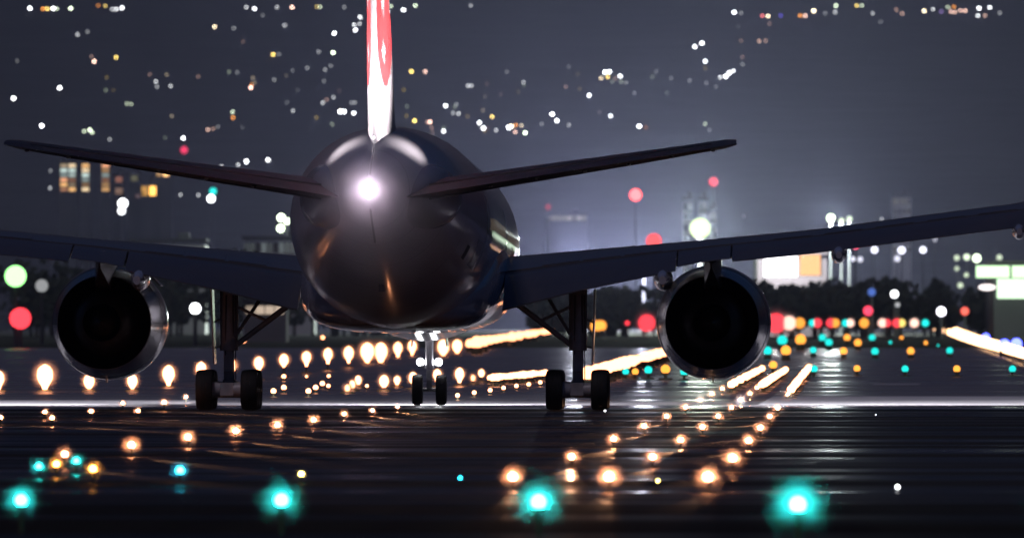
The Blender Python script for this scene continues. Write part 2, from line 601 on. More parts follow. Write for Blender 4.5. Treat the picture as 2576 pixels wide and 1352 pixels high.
# rudder hinge line on both faces
for side in (-1, 1):
    mb = MB(); secs = []
    for z in [8.6 + 0.5 * k for k in range(19)]:
        secs.append([fin_point(z, 0.70, side, 0.004), fin_point(z, 0.707, side, 0.004), fin_point(z, 0.707, side, -0.03), fin_point(z, 0.70, side, -0.03)])
    mb.loft(secs); mb.build('rudder_hinge', M_seal, fin)
    # round red bird emblem: raised wings meeting in a ring, head and neck to the front
    mb = MB(); vs, fs = [], []
    zc, yc, rad = 12.75, -23.9, 2.95
    NZ, NX = 84, 72
    def red(y, z):
        dx, dz = (y - yc) / rad, (z - zc) / rad
        r = math.hypot(dx, dz)
        if r > 1.0: return False
        ang = math.degrees(math.atan2(dz, dx)) % 360
        if r > 0.62:                                     # ring of wing feathers
            slit = (ang % 12.0) < 2.2 and r > 0.74 and 20 < ang < 160
            gap = r < 0.80 and 235 < ang < 262
            return not (slit or gap)
        if r > 0.5 and 205 < ang < 330: return True
        body = (dx / 0.34) ** 2 + ((dz + 0.30) / 0.26) ** 2 < 1.0
        neck = abs(dx - 0.12 - 0.15 * dz) < 0.07 and -0.3 < dz < 0.45
        return body or neck
    idx = {}
    for j in range(NZ + 1):
        z = zc - rad + 2 * rad * j / NZ
        le, te, tc = interp(FIN, z)
        for i in range(NX + 1):
            y = yc - rad + 2 * rad * i / NX
            fr = (le - y) / (le - te)
            if 0.02 < fr < 0.985:
                idx[(i, j)] = len(vs)
                vs.append(fin_point(z, fr, side, 0.006))
    for j in range(NZ):
        for i in range(NX):
            k = [(i, j), (i + 1, j), (i + 1, j + 1), (i, j + 1)]
            y = yc - rad + 2 * rad * (i + 0.5) / NX
            z = zc - rad + 2 * rad * (j + 0.5) / NZ
            if all(q in idx for q in k) and red(y, z):
                fs.append(tuple(idx[q] for q in k))
    mb.add(vs, fs)
    mb.build('tail_emblem', M_red, fin, smooth=0)
# horizontal stabilisers ----------------------------------------------------
ST = [(0.5, -19.9, -27.3, 6.53, 0.088), (1.2, -20.5, -27.55, 6.64, 0.088), (4.0, -22.55, -28.35, 7.05, 0.090), (8.0, -25.45, -29.6, 7.63, 0.090), (10.45, -27.2, -30.35, 8.0, 0.085), (10.78, -27.9, -30.45, 8.05, 0.06)]
def stab_ring(s, side):
    le, te, z, tc = interp(ST, s)
    inc = 0.035
    return [Vector((side * s, le - x, z + t * 0.98 - (x - 0.4 * (le - te)) * inc)) for x, t in foil_ring(le - te, tc)]
for side in (-1, 1):
    mb = MB()
    mb.loft([stab_ring(s, side) for s in (0.5, 1.2, 2, 3, 4, 5, 6, 7, 8, 9, 10, 10.45, 10.65, 10.78)])
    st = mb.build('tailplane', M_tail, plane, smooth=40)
    # elevator gap on the upper and lower face, static wicks on the trailing edge
    mb = MB()
    for s0 in (1.6,):
        secs = []
        for k in range(14):
            s = 1.6 + k * 0.65
            le, te, z, tc = interp(ST, s)
            y = te + 0.30 * (le - te)
            d = z - (le - y - 0.4 * (le - te)) * 0.035
            hh = 5 * tc * (le - te) * 0.079
            secs.append([Vector((side * s, y, d - hh)), Vector((side * s, y + 0.04, d - hh)), Vector((side * s, y + 0.04, d + hh)), Vector((side * s, y, d + hh))])
        mb.loft(secs)
    mb.build('elevator_gap', M_seal, st)
    for s in (3.2, 4.6, 6.0, 7.3, 8.6, 9.8):
        le, te, z, tc = interp(ST, s)
        zz = z - 0.6 * (le - te) * 0.035
        MB().tube((side * s, te + 0.02, zz), (side * s, te - 0.28, zz - 0.01), 0.012, 0.006, 6).build('static_wick', M_bare, st)
        MB().sphere((side * (s + 0.3), te + 0.10, zz - 0.03), 0.05, 10, 6, (1.6, 1.2, 0.8)).build('glint_bead', M_bare, st)  # bare metal bead added to catch glints of the lamps
    # smooth blister on the fuselage round the tailplane root
    vs, fs = [], []
    NR, NT = 10, 40
    for j in range(NR + 1):
        rr = j / NR
        for k in range(NT):
            t = 2 * math.pi * k / NT
            y = -23.6 + 3.6 * rr * math.cos(t)
            zz = 6.5 + 1.0 * rr * math.sin(t) + 0.03 * (y + 23.6)
            zt, zb, w_ = interp(FUS, y)
            zc, hh = (zt + zb) / 2, (zt - zb) / 2
            q = max(-0.97, min(0.97, (zz - zc) / hh))
            off = 0.17 * (1 - rr ** 6) - 0.03
            x = w_ * math.sqrt(1 - q * q)
            vs.append((side * (x + off * math.sqrt(1 - q * q)), y, zz + off * q))
    for j in range(NR):
        for k in range(NT):
            kk = (k + 1) % NT
            fs.append((j * NT + k, j * NT + kk, (j + 1) * NT + kk, (j + 1) * NT + k))
    mb = MB(); mb.add(vs, fs)
    mb.build('root_fairing', M_nacelle, fus, smooth=80)
    # logo lamp set into the upper face, shining on the fin
    lp = MB().sphere((side * 5.2, -24.9, 7.42), 0.06, 10, 6).build('logo_lamp', glow(WHITE, 6), st)
    ld = bpy.data.lights.new('logo light', 'SPOT')
    ld.energy = 17000; ld.spot_size = R(82); ld.spot_blend = 1.0; ld.color = (1.0, 0.90, 0.93); ld.shadow_soft_size = 0.06
    lo = link('logo_light', ld, plane, (side * 5.2, -24.95, 7.56))
    lo.rotation_euler = (Vector((0, -24.6, 11.6)) - Vector((side * 5.2, -24.95, 7.56))).to_track_quat('-Z', 'Y').to_euler()

# tail light
MB().sphere((0, -30.82, 6.66), 0.23, 14, 10).build('tail_light', glow((1, 0.80, 1), 46, True), plane)
halo_puff(plane.matrix_basis @ Vector((0, -31.0, 6.66)), 1.9, 0.42)  # added halo round the tail light
halo_puff(plane.matrix_basis @ Vector((0, -30.6, 5.8)), 5.2, 0.17)  # wide puff added to veil the dark rear fuselage with glow
MB().sphere((0, -26.75, 8.22), 0.035, 8, 6).build('fin_foot_light', glow((1, 0.9, 0.95), 12), fin)

# wings ------------------------------------------------------------------
ZT = [(2.4, 4.78), (3.3, 4.85), (5.6, 5.04), (9.7, 5.38), (12.75, 5.66), (19.6, 6.52), (30.4, 8.0)]
ZB = [(2.4, 2.95), (3.3, 3.12), (5.6, 3.72), (9.7, 4.57), (12.75, 4.87), (19.6, 5.72), (30.4, 7.75)]
LE = [(2.4, 12.2), (9.7, 7.3), (30.4, -6.7)]
TE = [(2.4, -3.3), (9.7, -3.0), (19.6, -6.0), (30.4, -9.0)]
def wing_geo(s):
    return interp(LE, s)[0], interp(TE, s)[0], interp(ZT, s)[0], interp(ZB, s)[0]
UP = [(0, 0.42), (0.015, 0.58), (0.05, 0.74), (0.12, 0.88), (0.24, 0.97), (0.36, 1.0), (0.5, 0.965), (0.62, 0.87), (0.74, 0.72)]
LO = [(0.74, 0.56), (0.6, 0.40), (0.45, 0.27), (0.3, 0.20), (0.16, 0.20), (0.06, 0.26), (0.015, 0.33)]
def wing_ring(s, side):
    le, te, zt, zb = wing_geo(s)
    c, d = le - te, zt - zb
    return [Vector((side * s, le - x * c, zb + h * d)) for x, h in UP + LO]
FU = [(0.715, 0.64), (0.74, 0.70), (0.80, 0.60), (0.90, 0.34), (1.0, 0.03)]
FL = [(1.0, 0.0), (0.9, 0.20), (0.8, 0.42), (0.73, 0.55)]
def flap_ring(s, side, droop=1.0):
    le, te, zt, zb = wing_geo(s)
    c, d = le - te, zt - zb
    out = []
    for x, h in FU + FL:
        hh = h if droop == 1.0 else 0.62 + (h - 0.62) * droop
        out.append(Vector((side * s, le - x * c, zb + hh * d)))
    return out
for side in (-1, 1):
    ss = [2.4, 3.3, 4.5, 5.6, 7, 8.5, 9.7, 11, 12.75, 15, 17.5, 19.6, 22, 25, 28, 29.6, 30.4]
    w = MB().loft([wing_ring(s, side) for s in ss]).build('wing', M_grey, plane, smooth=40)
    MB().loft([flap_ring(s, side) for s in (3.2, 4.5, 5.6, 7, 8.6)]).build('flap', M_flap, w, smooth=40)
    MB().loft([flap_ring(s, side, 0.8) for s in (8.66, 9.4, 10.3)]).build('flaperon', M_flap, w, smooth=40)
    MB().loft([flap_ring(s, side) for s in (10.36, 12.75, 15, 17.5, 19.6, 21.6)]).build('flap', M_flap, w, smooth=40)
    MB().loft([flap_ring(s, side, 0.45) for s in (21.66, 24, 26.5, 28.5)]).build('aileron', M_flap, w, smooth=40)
    # track fairings under the flaps
    for s, hw, dep, ln in ((5.0, 0.22, 0.42, 3.2), (8.2, 0.30, 0.62, 4.2), (13.7, 0.25, 0.50, 3.6), (19.3, 0.22, 0.46, 3.2)):
        if s == 5.0: continue
        le, te, zt, zb = wing_geo(s)
        secs = []
        for k in range(13):
            t = k / 12
            y = te - 0.75 + ln * t
            fr = math.sin(math.pi * min(1, (0.06 + 0.94 * t) * 0.92)) ** 0.55
            zc = zb + 0.06 + 0.05 * t * ln * 0.3
            secs.append([Vector((side * s + hw * fr * math.cos(a), y, zc - dep * 0.42 + dep * 0.58 * fr * math.sin(a))) for a in [2 * math.pi * i / 16 for i in range(16)]])
        MB().loft(secs).build('flap_track_fairing', M_fairing, w, smooth=60)
    # spoiler panels on the upper surface
    for s in (4.3, 5.6, 6.9, 11.6, 13.2, 14.8, 16.4, 18.0):
        vs = []
        for ds in (0.04, 1.22):
            le, te, zt, zb = wing_geo(s + ds)
            c, d = le - te, zt - zb
            for x, h in ((0.60, 0.89), (0.73, 0.738), (0.73, 0.728), (0.60, 0.885)):
                vs.append(Vector((side * (s + ds), le - x * c, zb + h * d + 0.012)))
        MB().loft([vs[:4], vs[4:]]).build('spoiler_panel', M_grey, w, smooth=0)
    # landing lamp in the wing root, shining forward on the runway
    MB().sphere((side * 3.5, 11.45, 4.0), 0.12, 10, 8).build('landing_lamp', glow(WHITE, 40), w)
    ld = bpy.data.lights.new('landing light', 'SPOT')
    ld.energy = 120000; ld.spot_size = R(40); ld.spot_blend = 0.9; ld.color = (0.93, 0.90, 1.0); ld.shadow_soft_size = 0.12
    lo = link('landing_light', ld, plane, (side * 3.5, 11.75, 4.0))
    lo.rotation_euler = (R(90 - 1.0), 0, R(-side * 4.5))
    MB().sphere((side * 3.75, 11.25, 3.98), 0.09, 10, 8).build('turnoff_lamp', glow(WHITE, 30), w)
    ld = bpy.data.lights.new('turnoff light', 'SPOT')
    ld.energy = 240000; ld.spot_size = R(42); ld.spot_blend = 0.8; ld.color = (0.95, 0.92, 1.0); ld.shadow_soft_size = 0.1
    lo = link('turnoff_light', ld, plane, (side * 3.85, 11.55, 3.98))
    lo.rotation_euler = (R(90 - 1.8), 0, R(-side * 34))

# engines ------------------------------------------------------------------
for side in (-1, 1):
    e = empty('engine', (side * 9.65, 0, 2.74)); e.parent = plane
    nac = MB().lathe((0, 0, 0), (0, 1, 0), [(4.35, 1.475), (4.37, 1.50), (5.2, 1.62), (6.3, 1.76), (7.6, 1.835), (8.8, 1.83), (10.0, 1.76), (10.8, 1.66), (11.05, 1.56), (10.9, 1.44), (9.8, 1.42)], 72, caps=False)
    nac.build('nacelle', M_nacelle, e, smooth=40)
    MB().lathe((0, 0, 0), (0, 1, 0), [(4.352, 1.472), (5.2, 1.50), (6.5, 1.52), (7.8, 1.50)], 64, caps=False).build('fan_duct', M_duct, e, smooth=60)
    MB().lathe((0, 0, 0), (0, 1, 0), [(2.9, 0.60), (2.95, 0.66), (3.6, 0.86), (4.6, 1.02), (6.0, 1.08), (7.7, 1.0)], 48, caps=False).build('core_cowl', M_hot, e, smooth=60)
    MB().lathe((0, 0, 0), (0, 1, 0), [(2.2, 0.02), (2.6, 0.22), (3.2, 0.40), (4.0, 0.48)], 32).build('exhaust_plug', M_hot, e, smooth=60)
    MB().lathe((0, 0, 0), (0, 1, 0), [(7.7, 1.5), (7.75, 0.2), (7.8, 0.2), (7.85, 1.5)], 48).build('fan', M_duct, e, smooth=30)
    # pylon from nacelle to wing, narrow wedge behind
    secs = []
    for y, zb_, zt_, hw in ((1.6, 1.72, 1.86, 0.03), (3.0, 1.25, 1.95, 0.20), (4.3, 1.0, 2.05, 0.26), (6.0, 1.2, 2.35, 0.28), (8.0, 1.6, 2.35, 0.26), (9.6, 1.70, 2.0, 0.14)):
        secs.append([Vector((-hw, y, zb_)), Vector((hw, y, zb_)), Vector((hw, y, zt_)), Vector((-hw, y, zt_))])
    MB().loft(secs).build('pylon', M_grey, e, smooth=30)
    # strake on the inboard side of the nacelle and an access latch band
    MB().box((-side * 1.52, 7.6, 1.32), (0.04, 1.5, 0.42), Matrix.Rotation(side * R(45), 3, 'Y')).build('strake', M_nacelle, e)
    MB().lathe((0, 0, 0), (0, 1, 0), [(6.28, 1.762), (6.30, 1.768), (6.36, 1.772), (6.38, 1.768)], 72, caps=False).build('cowl_joint', M_seal, e)
    # lens shaped drain mast below
    MB().box((0, 6.0, -1.80), (0.05, 0.3, 0.22)).build('drain_mast', M_bare, e)

# landing gear ------------------------------------------------------------------
def wheel_mesh(r, w):
    mb = MB()
    h = w / 2
    mb.mat(0).lathe((0, 0, 0), (1, 0, 0), [(-h * 0.62, r * 0.52), (-h * 0.92, r * 0.62), (-h, r * 0.80), (-h * 0.9, r * 0.93), (-h * 0.6, r * 0.985), (-h * 0.22, r),
            (-h * 0.2, r * 0.985), (-h * 0.14, r * 0.985), (-h * 0.12, r), (h * 0.12, r), (h * 0.14, r * 0.985), (h * 0.2, r * 0.985), (h * 0.22, r), (h * 0.6, r * 0.985),
            (h * 0.9, r * 0.93), (h, r * 0.80), (h * 0.92, r * 0.62), (h * 0.62, r * 0.52)], 32, caps=False)
    return mb.mesh('tyre', M_tyre, 40)
def rim_mesh(r, w):
    h = w / 2
    return MB().lathe((0, 0, 0), (1, 0, 0), [(-h * 0.6, r * 0.53), (-h * 0.35, r * 0.40), (-h * 0.5, r * 0.15), (h * 0.5, r * 0.15), (h * 0.35, r * 0.40), (h * 0.6, r * 0.53)], 24).mesh('rim', M_bare, 40)
main_tyre, main_rim = wheel_mesh(0.635, 0.53), rim_mesh(0.635, 0.53)
nose_tyre, nose_rim = wheel_mesh(0.51, 0.36), rim_mesh(0.51, 0.36)
for side in (-1, 1):
    g = empty('main_landing_gear', (side * 5.485, 0, 0)); g.parent = plane
    inn = -side
    MB().tube((0, 0, 1.9), (0, 0.25, 4.1), 0.28, 0.30, 20).tube((0, 0, 0.72), (0, 0, 2.0), 0.17, 0.17, 18).tube((0, 0, 1.86), (0, 0, 2.02), 0.29, 0.29, 20).build('strut', M_gear, g)
    MB().box((0, 0, 0.66), (0.42, 3.3, 0.40)).tube((0, 0, 0.5), (0, 0, 0.95), 0.24, 0.2, 16).build('truck_beam', M_gear, g)
    for y in (-1.46, 0, 1.46):
        MB().tube((-0.95, y, 0.64), (0.95, y, 0.64), 0.085, None, 12).build('axle', M_gear, g)
        for bx in (-1, 1):
            MB().tube((bx * 0.2, y, 0.635), (bx * 0.46, y, 0.635), 0.22, 0.27, 14).build('brake', M_gear, g)
        for x in (-0.705, 0.705):
            t = link('wheel', main_tyre, g, (x, y, 0.635))
            link('rim', main_rim, t)
        MB().box((0, y + 0.16, 0.42), (1.0, 0.07, 0.07)).build('brake_rod', M_gear, g)
    # torque links behind the strut
    MB().box((0, -0.30, 1.55), (0.30, 0.05, 0.75), Matrix.Rotation(R(-22), 3, 'X')).box((0, -0.30, 1.02), (0.30, 0.05, 0.62), Matrix.Rotation(R(24), 3, 'X')).build('torque_link', M_gear, g)
    MB().tube((inn * 0.20, 0.1, 2.02), (inn * 2.08, 0.2, 3.45), 0.085, 0.10, 12).tube((inn * 0.16, -0.2, 2.25), (inn * 1.2, 1.6, 3.9), 0.06, None, 10).build('side_brace', M_gear, g)
    MB().tube((inn * 0.22, 0.12, 3.25), (inn * 1.16, 0.15, 2.80), 0.05, 0.05, 10).build('lock_link', M_gear, g)
    for dx, dy in ((0.14, -0.26), (-0.10, -0.29), (0.22, -0.18)):
        MB().tube((dx, dy, 0.95), (dx * 0.9, dy * 0.8 + 0.1, 3.6), 0.018, None, 6).build('hydraulic_hose', M_seal, g)
    MB().box((side * 0.50, 0.2, 2.62), (0.05, 1.5, 2.35), Matrix.Rotation(side * R(2.0), 3, 'Y')).build('gear_door', M_white, g)
    MB().tube((side * 0.2, 0.1, 2.9), (side * 0.47, 0.1, 2.75), 0.03, None, 8).tube((side * 0.2, 0.1, 2.0), (side * 0.46, 0.1, 1.95), 0.03, None, 8).build('door_link', M_gear, g)
g = empty('nose_landing_gear', (0, 25.9, 0)); g.parent = plane
MB().tube((0, 0, 0.5), (0, 0, 1.3), 0.085, 0.085, 16).tube((0, 0, 1.25), (0, 0.15, 2.75), 0.13, 0.14, 18).tube((0, 0, 1.2), (0, 0, 1.32), 0.17, None, 18).build('strut', M_white, g)
MB().tube((-0.52, 0, 0.51), (0.52, 0, 0.51), 0.07, None, 12).build('axle', M_gear, g)
for x in (-0.395, 0.395):
    t = link('wheel', nose_tyre, g, (x, 0, 0.51))
    link('rim', nose_rim, t)
MB().box((0, -0.16, 1.05), (0.18, 0.04, 0.5), Matrix.Rotation(R(-18), 3, 'X')).box((0, -0.16, 0.72), (0.18, 0.04, 0.4), Matrix.Rotation(R(20), 3, 'X')).build('torque_link', M_gear, g)
MB().tube((0, 0.1, 1.5), (0, 1.6, 2.7), 0.06, None, 10).tube((-0.3, 0, 1.28), (0.3, 0, 1.28), 0.05, None, 10).build('drag_brace', M_gear, g)
for x in (-1, 1):
    MB().tube((x * 0.30, 0.04, 1.43), (x * 0.30, 0.14, 1.43), 0.035, 0.07, 14).build('taxi_lamp_housing', M_bare, g)
    MB().sphere((x * 0.30, 0.13, 1.43), 0.13, 12, 8).build('taxi_lamp', glow(WHITE, 24, True), g)
    MB().box((x * 0.55, 0.5, 2.25), (0.04, 1.9, 0.62), Matrix.Rotation(-x * R(6), 3, 'Y')).build('gear_door', M_white, g)
ld = bpy.data.lights.new('taxi light', 'SPOT')
ld.energy = 60000; ld.spot_size = R(120); ld.spot_blend = 0.9; ld.color = (0.95, 0.93, 1.0); ld.shadow_soft_size = 0.12
lo = link('taxi_light', ld, plane, (0, 26.25, 1.5))
lo.rotation_euler = (R(90 - 5), 0, 0)

# ------------------------------------------------------------------ airfield lights
def col_word(c):
    return {WARM: 'warm white', WHITE: 'white', CREAM: 'cream', YELLOW: 'yellow', ORANGE: 'orange', PINK: 'pinkish', RED: 'red', TEAL: 'teal', CYAN: 'blue-green', BLUE: 'blue', GREEN: 'green', GWHITE: 'greenish white'}[c]

_fix = {}
def fixture_meshes():
    if not _fix:
        _fix['base'] = MB().lathe((0, 0, 0), (0, 0, 1), [(0, 1.5), (0.18, 1.5), (0.3, 1.2)], 16).mesh('base', M_housing, 40)
        _fix['stem'] = MB().tube((0, 0, 0.28), (0, 0, 1.15), 0.38, 0.38, 10).mesh('stem', M_housing, 40)
        _fix['housing'] = MB().lathe((0, 0, 0), (0, 0, 1), [(1.0, 0.5), (1.15, 1.0), (1.4, 1.05), (1.42, 0.9)], 14).mesh('housing', M_housing, 40)
    return _fix
_lens = {}
def lens_mesh(c, s, lights):
    k = (c, s, lights)
    if k not in _lens:
        _lens[k] = MB().sphere((0, 0, 2.2), 1.0, 12, 8).mesh('lens', glow(c, s, lights), 60)
    return _lens[k]
_whole = {}
def whole_mesh(c, s):
    """a far fixture: housing and lens in one small mesh"""
    if (c, s) not in _whole:
        mb = MB()
        mb.mat(0).lathe((0, 0, 0), (0, 0, 1), [(0, 0.9), (0.3, 0.9), (1.2, 0.7)], 8)
        mb.mat(1).sphere((0, 0, 2.0), 1.0, 10, 8)
        _whole[(c, s)] = mb.mesh('far_fixture', [M_housing, glow(c, s)], 60)
    return _whole[(c, s)]

def airfield_light(name, u, v, r, c, s, label, group, beam=0.0, cat='runway light', pxr=None, stand=2.2):
    """r: lens radius in metres; the lens centre is seen at (u, v)"""
    if pxr:                                   # radius given as an angle: lens grows with distance
        r = pxr * CAM_H / ((v - HZ) + 2.2 * pxr)
    zc = stand * r
    Y0 = F * (CAM_H - zc) / (v - HZ)
    p = Vector(((u - 1288.0) * Y0 / F, Y0, 0.022))
    if Y0 < 1000:
        o = empty(name, p)
        o.scale = (r, r, r)
        for k, me in fixture_meshes().items():
            q = link(k, me, o)
            if stand > 2.2:                    # a taller stem lifts the head
                if k == 'stem': q.scale.z = (stand - 1.05) / 1.15
                if k == 'housing': q.location.z = stand - 2.2
        q = link('lens', lens_mesh(c, s, beam > 0), o)
        q.location.z = stand - 2.2
    else:
        o = link(name, whole_mesh(c, s), None, p)
        o.scale = (r, r, r)
    tag(o, label, cat, group)
    if beam:                                  # beam: how far the added halo puff reaches, in metres
        halo_puff(Vector((p.x, p.y, zc)), beam, 1.2 if beam > 0.45 else 4.2)
        if c == WARM:                         # the fixture throws its beam low along the pavement
            ld = bpy.data.lights.new('beam', 'SPOT')
            ld.energy = 12000 * max(0.06, min(1.0, (1190 - v) / 110.0)); ld.spot_size = R(2.6); ld.spot_blend = 1.0; ld.color = (1.0, 0.48, 0.24); ld.shadow_soft_size = r
            q = Vector((p.x, p.y - 1.3 * r, zc))
            lo = link('beam', ld, o, (q - p) / r)
            lo.rotation_euler = (Vector((p.x * 0.25, p.y - 60, zc - 0.75)) - q).to_track_quat('-Z', 'Y').to_euler()
    return o

def row(name, pts, r, c, s, desc, group, beam=0.0, cat='runway light', wob=0.0):
    """pts: (u, v[, scale of r]) in the order named by DESC, which takes the ordinal"""
    rnd = random.Random(len(pts) * 7 + int(pts[0][0]))
    for i, p in enumerate(pts):
        k = p[2] if len(p) > 2 else 1.0
        dv = 0.0
        if wob:                                # unevenly aged lamps: size and height vary a little
            k *= rnd.uniform(1 - wob, 1 + wob); dv = rnd.uniform(-4, 4) * wob
        airfield_light(name, p[0], p[1] + dv, r * k, c, s, desc.format(o=ordinal(i + 1), c=col_word(c)), group, beam * k, cat, None, 4.2 if beam else 2.2)

def along(p, q, n):
    return [(p[0] + (q[0] - p[0]) * i / (n - 1), p[1] + (q[1] - p[1]) * i / (n - 1)) for i in range(n)]
def persp(u0, v0, u1, v1, n):
    """evenly spaced on the ground between two seen points"""
    a, b = 1 / (v0 - HZ), 1 / (v1 - HZ)
    out = []
    for i in range(n):
        t = i / (n - 1)
        v = HZ + 1 / (a + (b - a) * t)
        w = (v - v0) / (v1 - v0)
        out.append((u0 + (u1 - u0) * w, v))
    return out

# big green threshold lights nearest the camera
TH = ['far left large teal threshold light, below the small coloured cluster', 'large teal threshold light standing second from left, below a yellow light',
      'large teal threshold light below the wheels of the right main gear', 'large teal threshold light near right, brightest with the widest glow']
for (u, v), lb in zip(((53, 1261), (708, 1261), (1355, 1265), (2007, 1272)), TH):
    k = 0.72 + 0.0002 * u
    airfield_light('threshold_light', u, v, 0.085 * k, TEAL, 130.0, lb, 'teal threshold lights in a line across the foreground', 0.66 * k, 'threshold light', None, 6.4 / k)
airfield_light('threshold_light', 2664, 1276, 0.085, TEAL, 130.0, 'teal threshold light just off the right edge, glow only in view', 'teal threshold lights in a line across the foreground', 0.72, 'threshold light', None, 6.4)

row('runway_light', [(331, 1121, 1.15), (473, 1101, 1.1), (593, 1085, 1.1), (698, 1070, 1.05), (789, 1057), (866, 1042, .85), (937, 1033, .8), (1000, 1024, .75)],
    0.05, WARM, 150.0, 'warm light, {o} from left in the curved row rising toward the nose wheel', 'curved row of warm lights left of centre', 0.36)
row('runway_light', [(1151, 995), (1193, 988), (1233, 982), (1267, 976), (1299, 971), (1330, 967), (1359, 962)],
    0.075, WARM, 12.0, 'warm light, {o} from left in the row between nose wheel and right gear', 'row of warm lights between nose wheel and right main gear', 0)
L0 = [(1290, 1201, 1.2), (1438, 1150), (1544, 1105), (1620, 1073), (1677, 1048), (1725, 1025), (1761, 1007), (1791, 991), (1817, 978)]
L1 = [(1532, 1201, 1.3), (1642, 1151), (1712, 1108), (1767, 1075), (1807, 1048), (1840, 1026), (1864, 1006), (1887, 990), (1904, 976)]
L2 = [(1781, 1202, 1.3), (1843, 1154, 1.25), (1883, 1109, 1.1), (1913, 1077, 1.1), (1937, 1048), (1956, 1027), (1982, 992)]
for pts, d in ((L0, 'left'), (L1, 'middle'), (L2, 'right')):
    row('runway_light', pts, 0.048, WARM, 150.0, 'warm light, {o} from near end in the %s of three lines under right engine' % d, 'three lines of warm runway lights under the right engine', 0.34)
row('runway_light', persp(1840, 967, 1917, 927, 14), 0.15, WARM, 9.0, 'crowded warm light, {o} in far bright end of left line under right engine', 'far end of the left warm line under the right engine', 0, 'runway light', 0.12)
row('runway_light', persp(1916, 968, 1976, 930, 13), 0.15, WARM, 9.0, 'crowded warm light, {o} in far bright end of middle line under right engine', 'far end of the middle warm line under the right engine', 0, 'runway light', 0.12)
row('runway_light', persp(1990, 980, 2035, 924, 18), 0.145, WARM, 9.0, 'crowded warm light, {o} in far bright end of right line under right engine', 'far end of the right warm line under the right engine', 0, 'runway light', 0.12)

# small coloured cluster at the far left and single lights in the foreground
S = airfield_light
S('taxiway_light', 98, 1175, 0.05, TEAL, 60, 'teal light at the left end of the small coloured cluster', 'coloured cluster of taxiway lights', 0.34, 'taxiway light', None, 4.6)
S('taxiway_light', 142, 1169, 0.052, ORANGE, 60, 'orange light in the middle of the small coloured cluster', 'coloured cluster of taxiway lights', 0.34, 'taxiway light', None, 4.6)
S('runway_light', 163, 1144, 0.055, WARM, 60, 'warm white light at the top of the small coloured cluster', 'coloured cluster of taxiway lights', 0.34, 'runway light', None, 4.6)
S('taxiway_light', 192, 1161, 0.05, TEAL, 60, 'teal light right of the warm one in the small coloured cluster', 'coloured cluster of taxiway lights', 0.34, 'taxiway light', None, 4.6)
S('taxiway_light', 234, 1181, 0.055, ORANGE, 60, 'orange light at the right end of the small coloured cluster', 'coloured cluster of taxiway lights', 0.34, 'taxiway light', None, 4.6)
S('taxiway_light', 453, 1185, 0.058, CYAN, 60, 'lone blue-green light right of the coloured cluster', None, 0.30, 'taxiway light', None, 4.5)
S('taxiway_light', 758, 1194, 0.04, YELLOW, 30, 'small yellow light just above the second large teal light', None, 0.2, 'taxiway light', None, 4.2)
S('taxiway_light', 1158, 1204, 0.03, CYAN, 12, 'tiny pale blue light alone below the nose wheel', None, 0, 'taxiway light')
S('taxiway_light', 1655, 1211, 0.03, YELLOW, 14, 'tiny yellow light between two near warm lights of the lines', None, 0, 'taxiway light')
S('taxiway_light', 2258, 1227, 0.03, WHITE, 14, 'tiny white light alone on the dark asphalt at right', None, 0, 'taxiway light')
S('taxiway_light', 1522, 1034, 0.03, WHITE, 8, 'tiny white light beside the right main gear wheels', None, 0, 'taxiway light')
S('taxiway_light', 2203, 1044, 0.02, WHITE, 4, 'faint tiny white light on the dark asphalt under the white marking', None, 0, 'taxiway light')
row('runway_light', [(2, 1051, .9), (113, 1037), (131, 1052), (229, 1035), (309, 1015), (347, 1034), (413, 1013, 1.2), (468, 999)],
    0.05, WARM, 100.0, 'warm white light, {o} from left among those under the left engine', 'warm lights scattered under the left engine', 0.25)

# tall approach lamps in the left row, on short poles
def approach_lamp(u, v, vb, r, c, s, label, group, beam=0.0):
    """vb: image row of its foot"""
    p = on_ground(u, vb, 0.0)
    zc = CAM_H + (HZ - v) * p.y / F
    o = empty('approach_light', p)
    MB().tube((0, 0, 0), (0, 0, zc - r * 0.8), 0.07, 0.05, 8).build('pole', M_pole, o)
    MB().lathe((0, 0, 0), (0, 0, 1), [(0, 0.3), (0.06, 0.3), (0.1, 0.12)], 12).build('base', M_housing, o)
    MB().lathe((0, 0.05, zc), (0, 1, 0), [(0, r * 1.02), (r * 0.8, r * 0.8), (r * 1.3, r * 0.25)], 14).build('housing', M_housing, o)
    rv = random.Random(int(u * 7 + v))
    ht, tp = rv.uniform(1.15, 1.55), rv.uniform(0.25, 0.5)      # glowing tail below the bulb stands in for its reflection
    prof = [(-min(2.3 * r, zc * 0.9), tp * 0.6 * r), (-1.5 * r, tp * r), (-0.95 * r, 0.72 * r), (-0.45 * r, 0.97 * r), (0, r), (0.45 * ht * r, 0.9 * r), (0.8 * ht * r, 0.55 * r), (ht * r, 0.06 * r)]
    MB().lathe((0, 0, zc), (0, 0, 1), prof, 12).build('lens', glow(c, s, beam > 0), o)
    tag(o, label, 'approach light', group)
    if beam:
        halo_puff(Vector((p.x, p.y, zc)), max(2.9 * r, 0.4), 6.5 * 0.27 / r)  # added halo for the lamp's glare
    return o
AL = [(-3, 951, 985, .26), (113, 941, 985, .40), (224, 957, 985, .26), (333, 957, 985, .24), (424, 939, 975, .31), (506, 927, 968, .27), (583, 918, 962, .26), (651, 911, 955, .27), (714, 904, 948, .27), (771, 896, 940, .28), (825, 890, 932, .29), (877, 887, 925, .34)]
for i, (u, v, vb, r) in enumerate(AL):
    approach_lamp(u, v, vb, r * 0.8, WARM, 10.0, 'large warm lamp on pole, %s from left in the row behind the left engine' % ordinal(i + 1), 'row of large warm lamps on poles', 1.0)
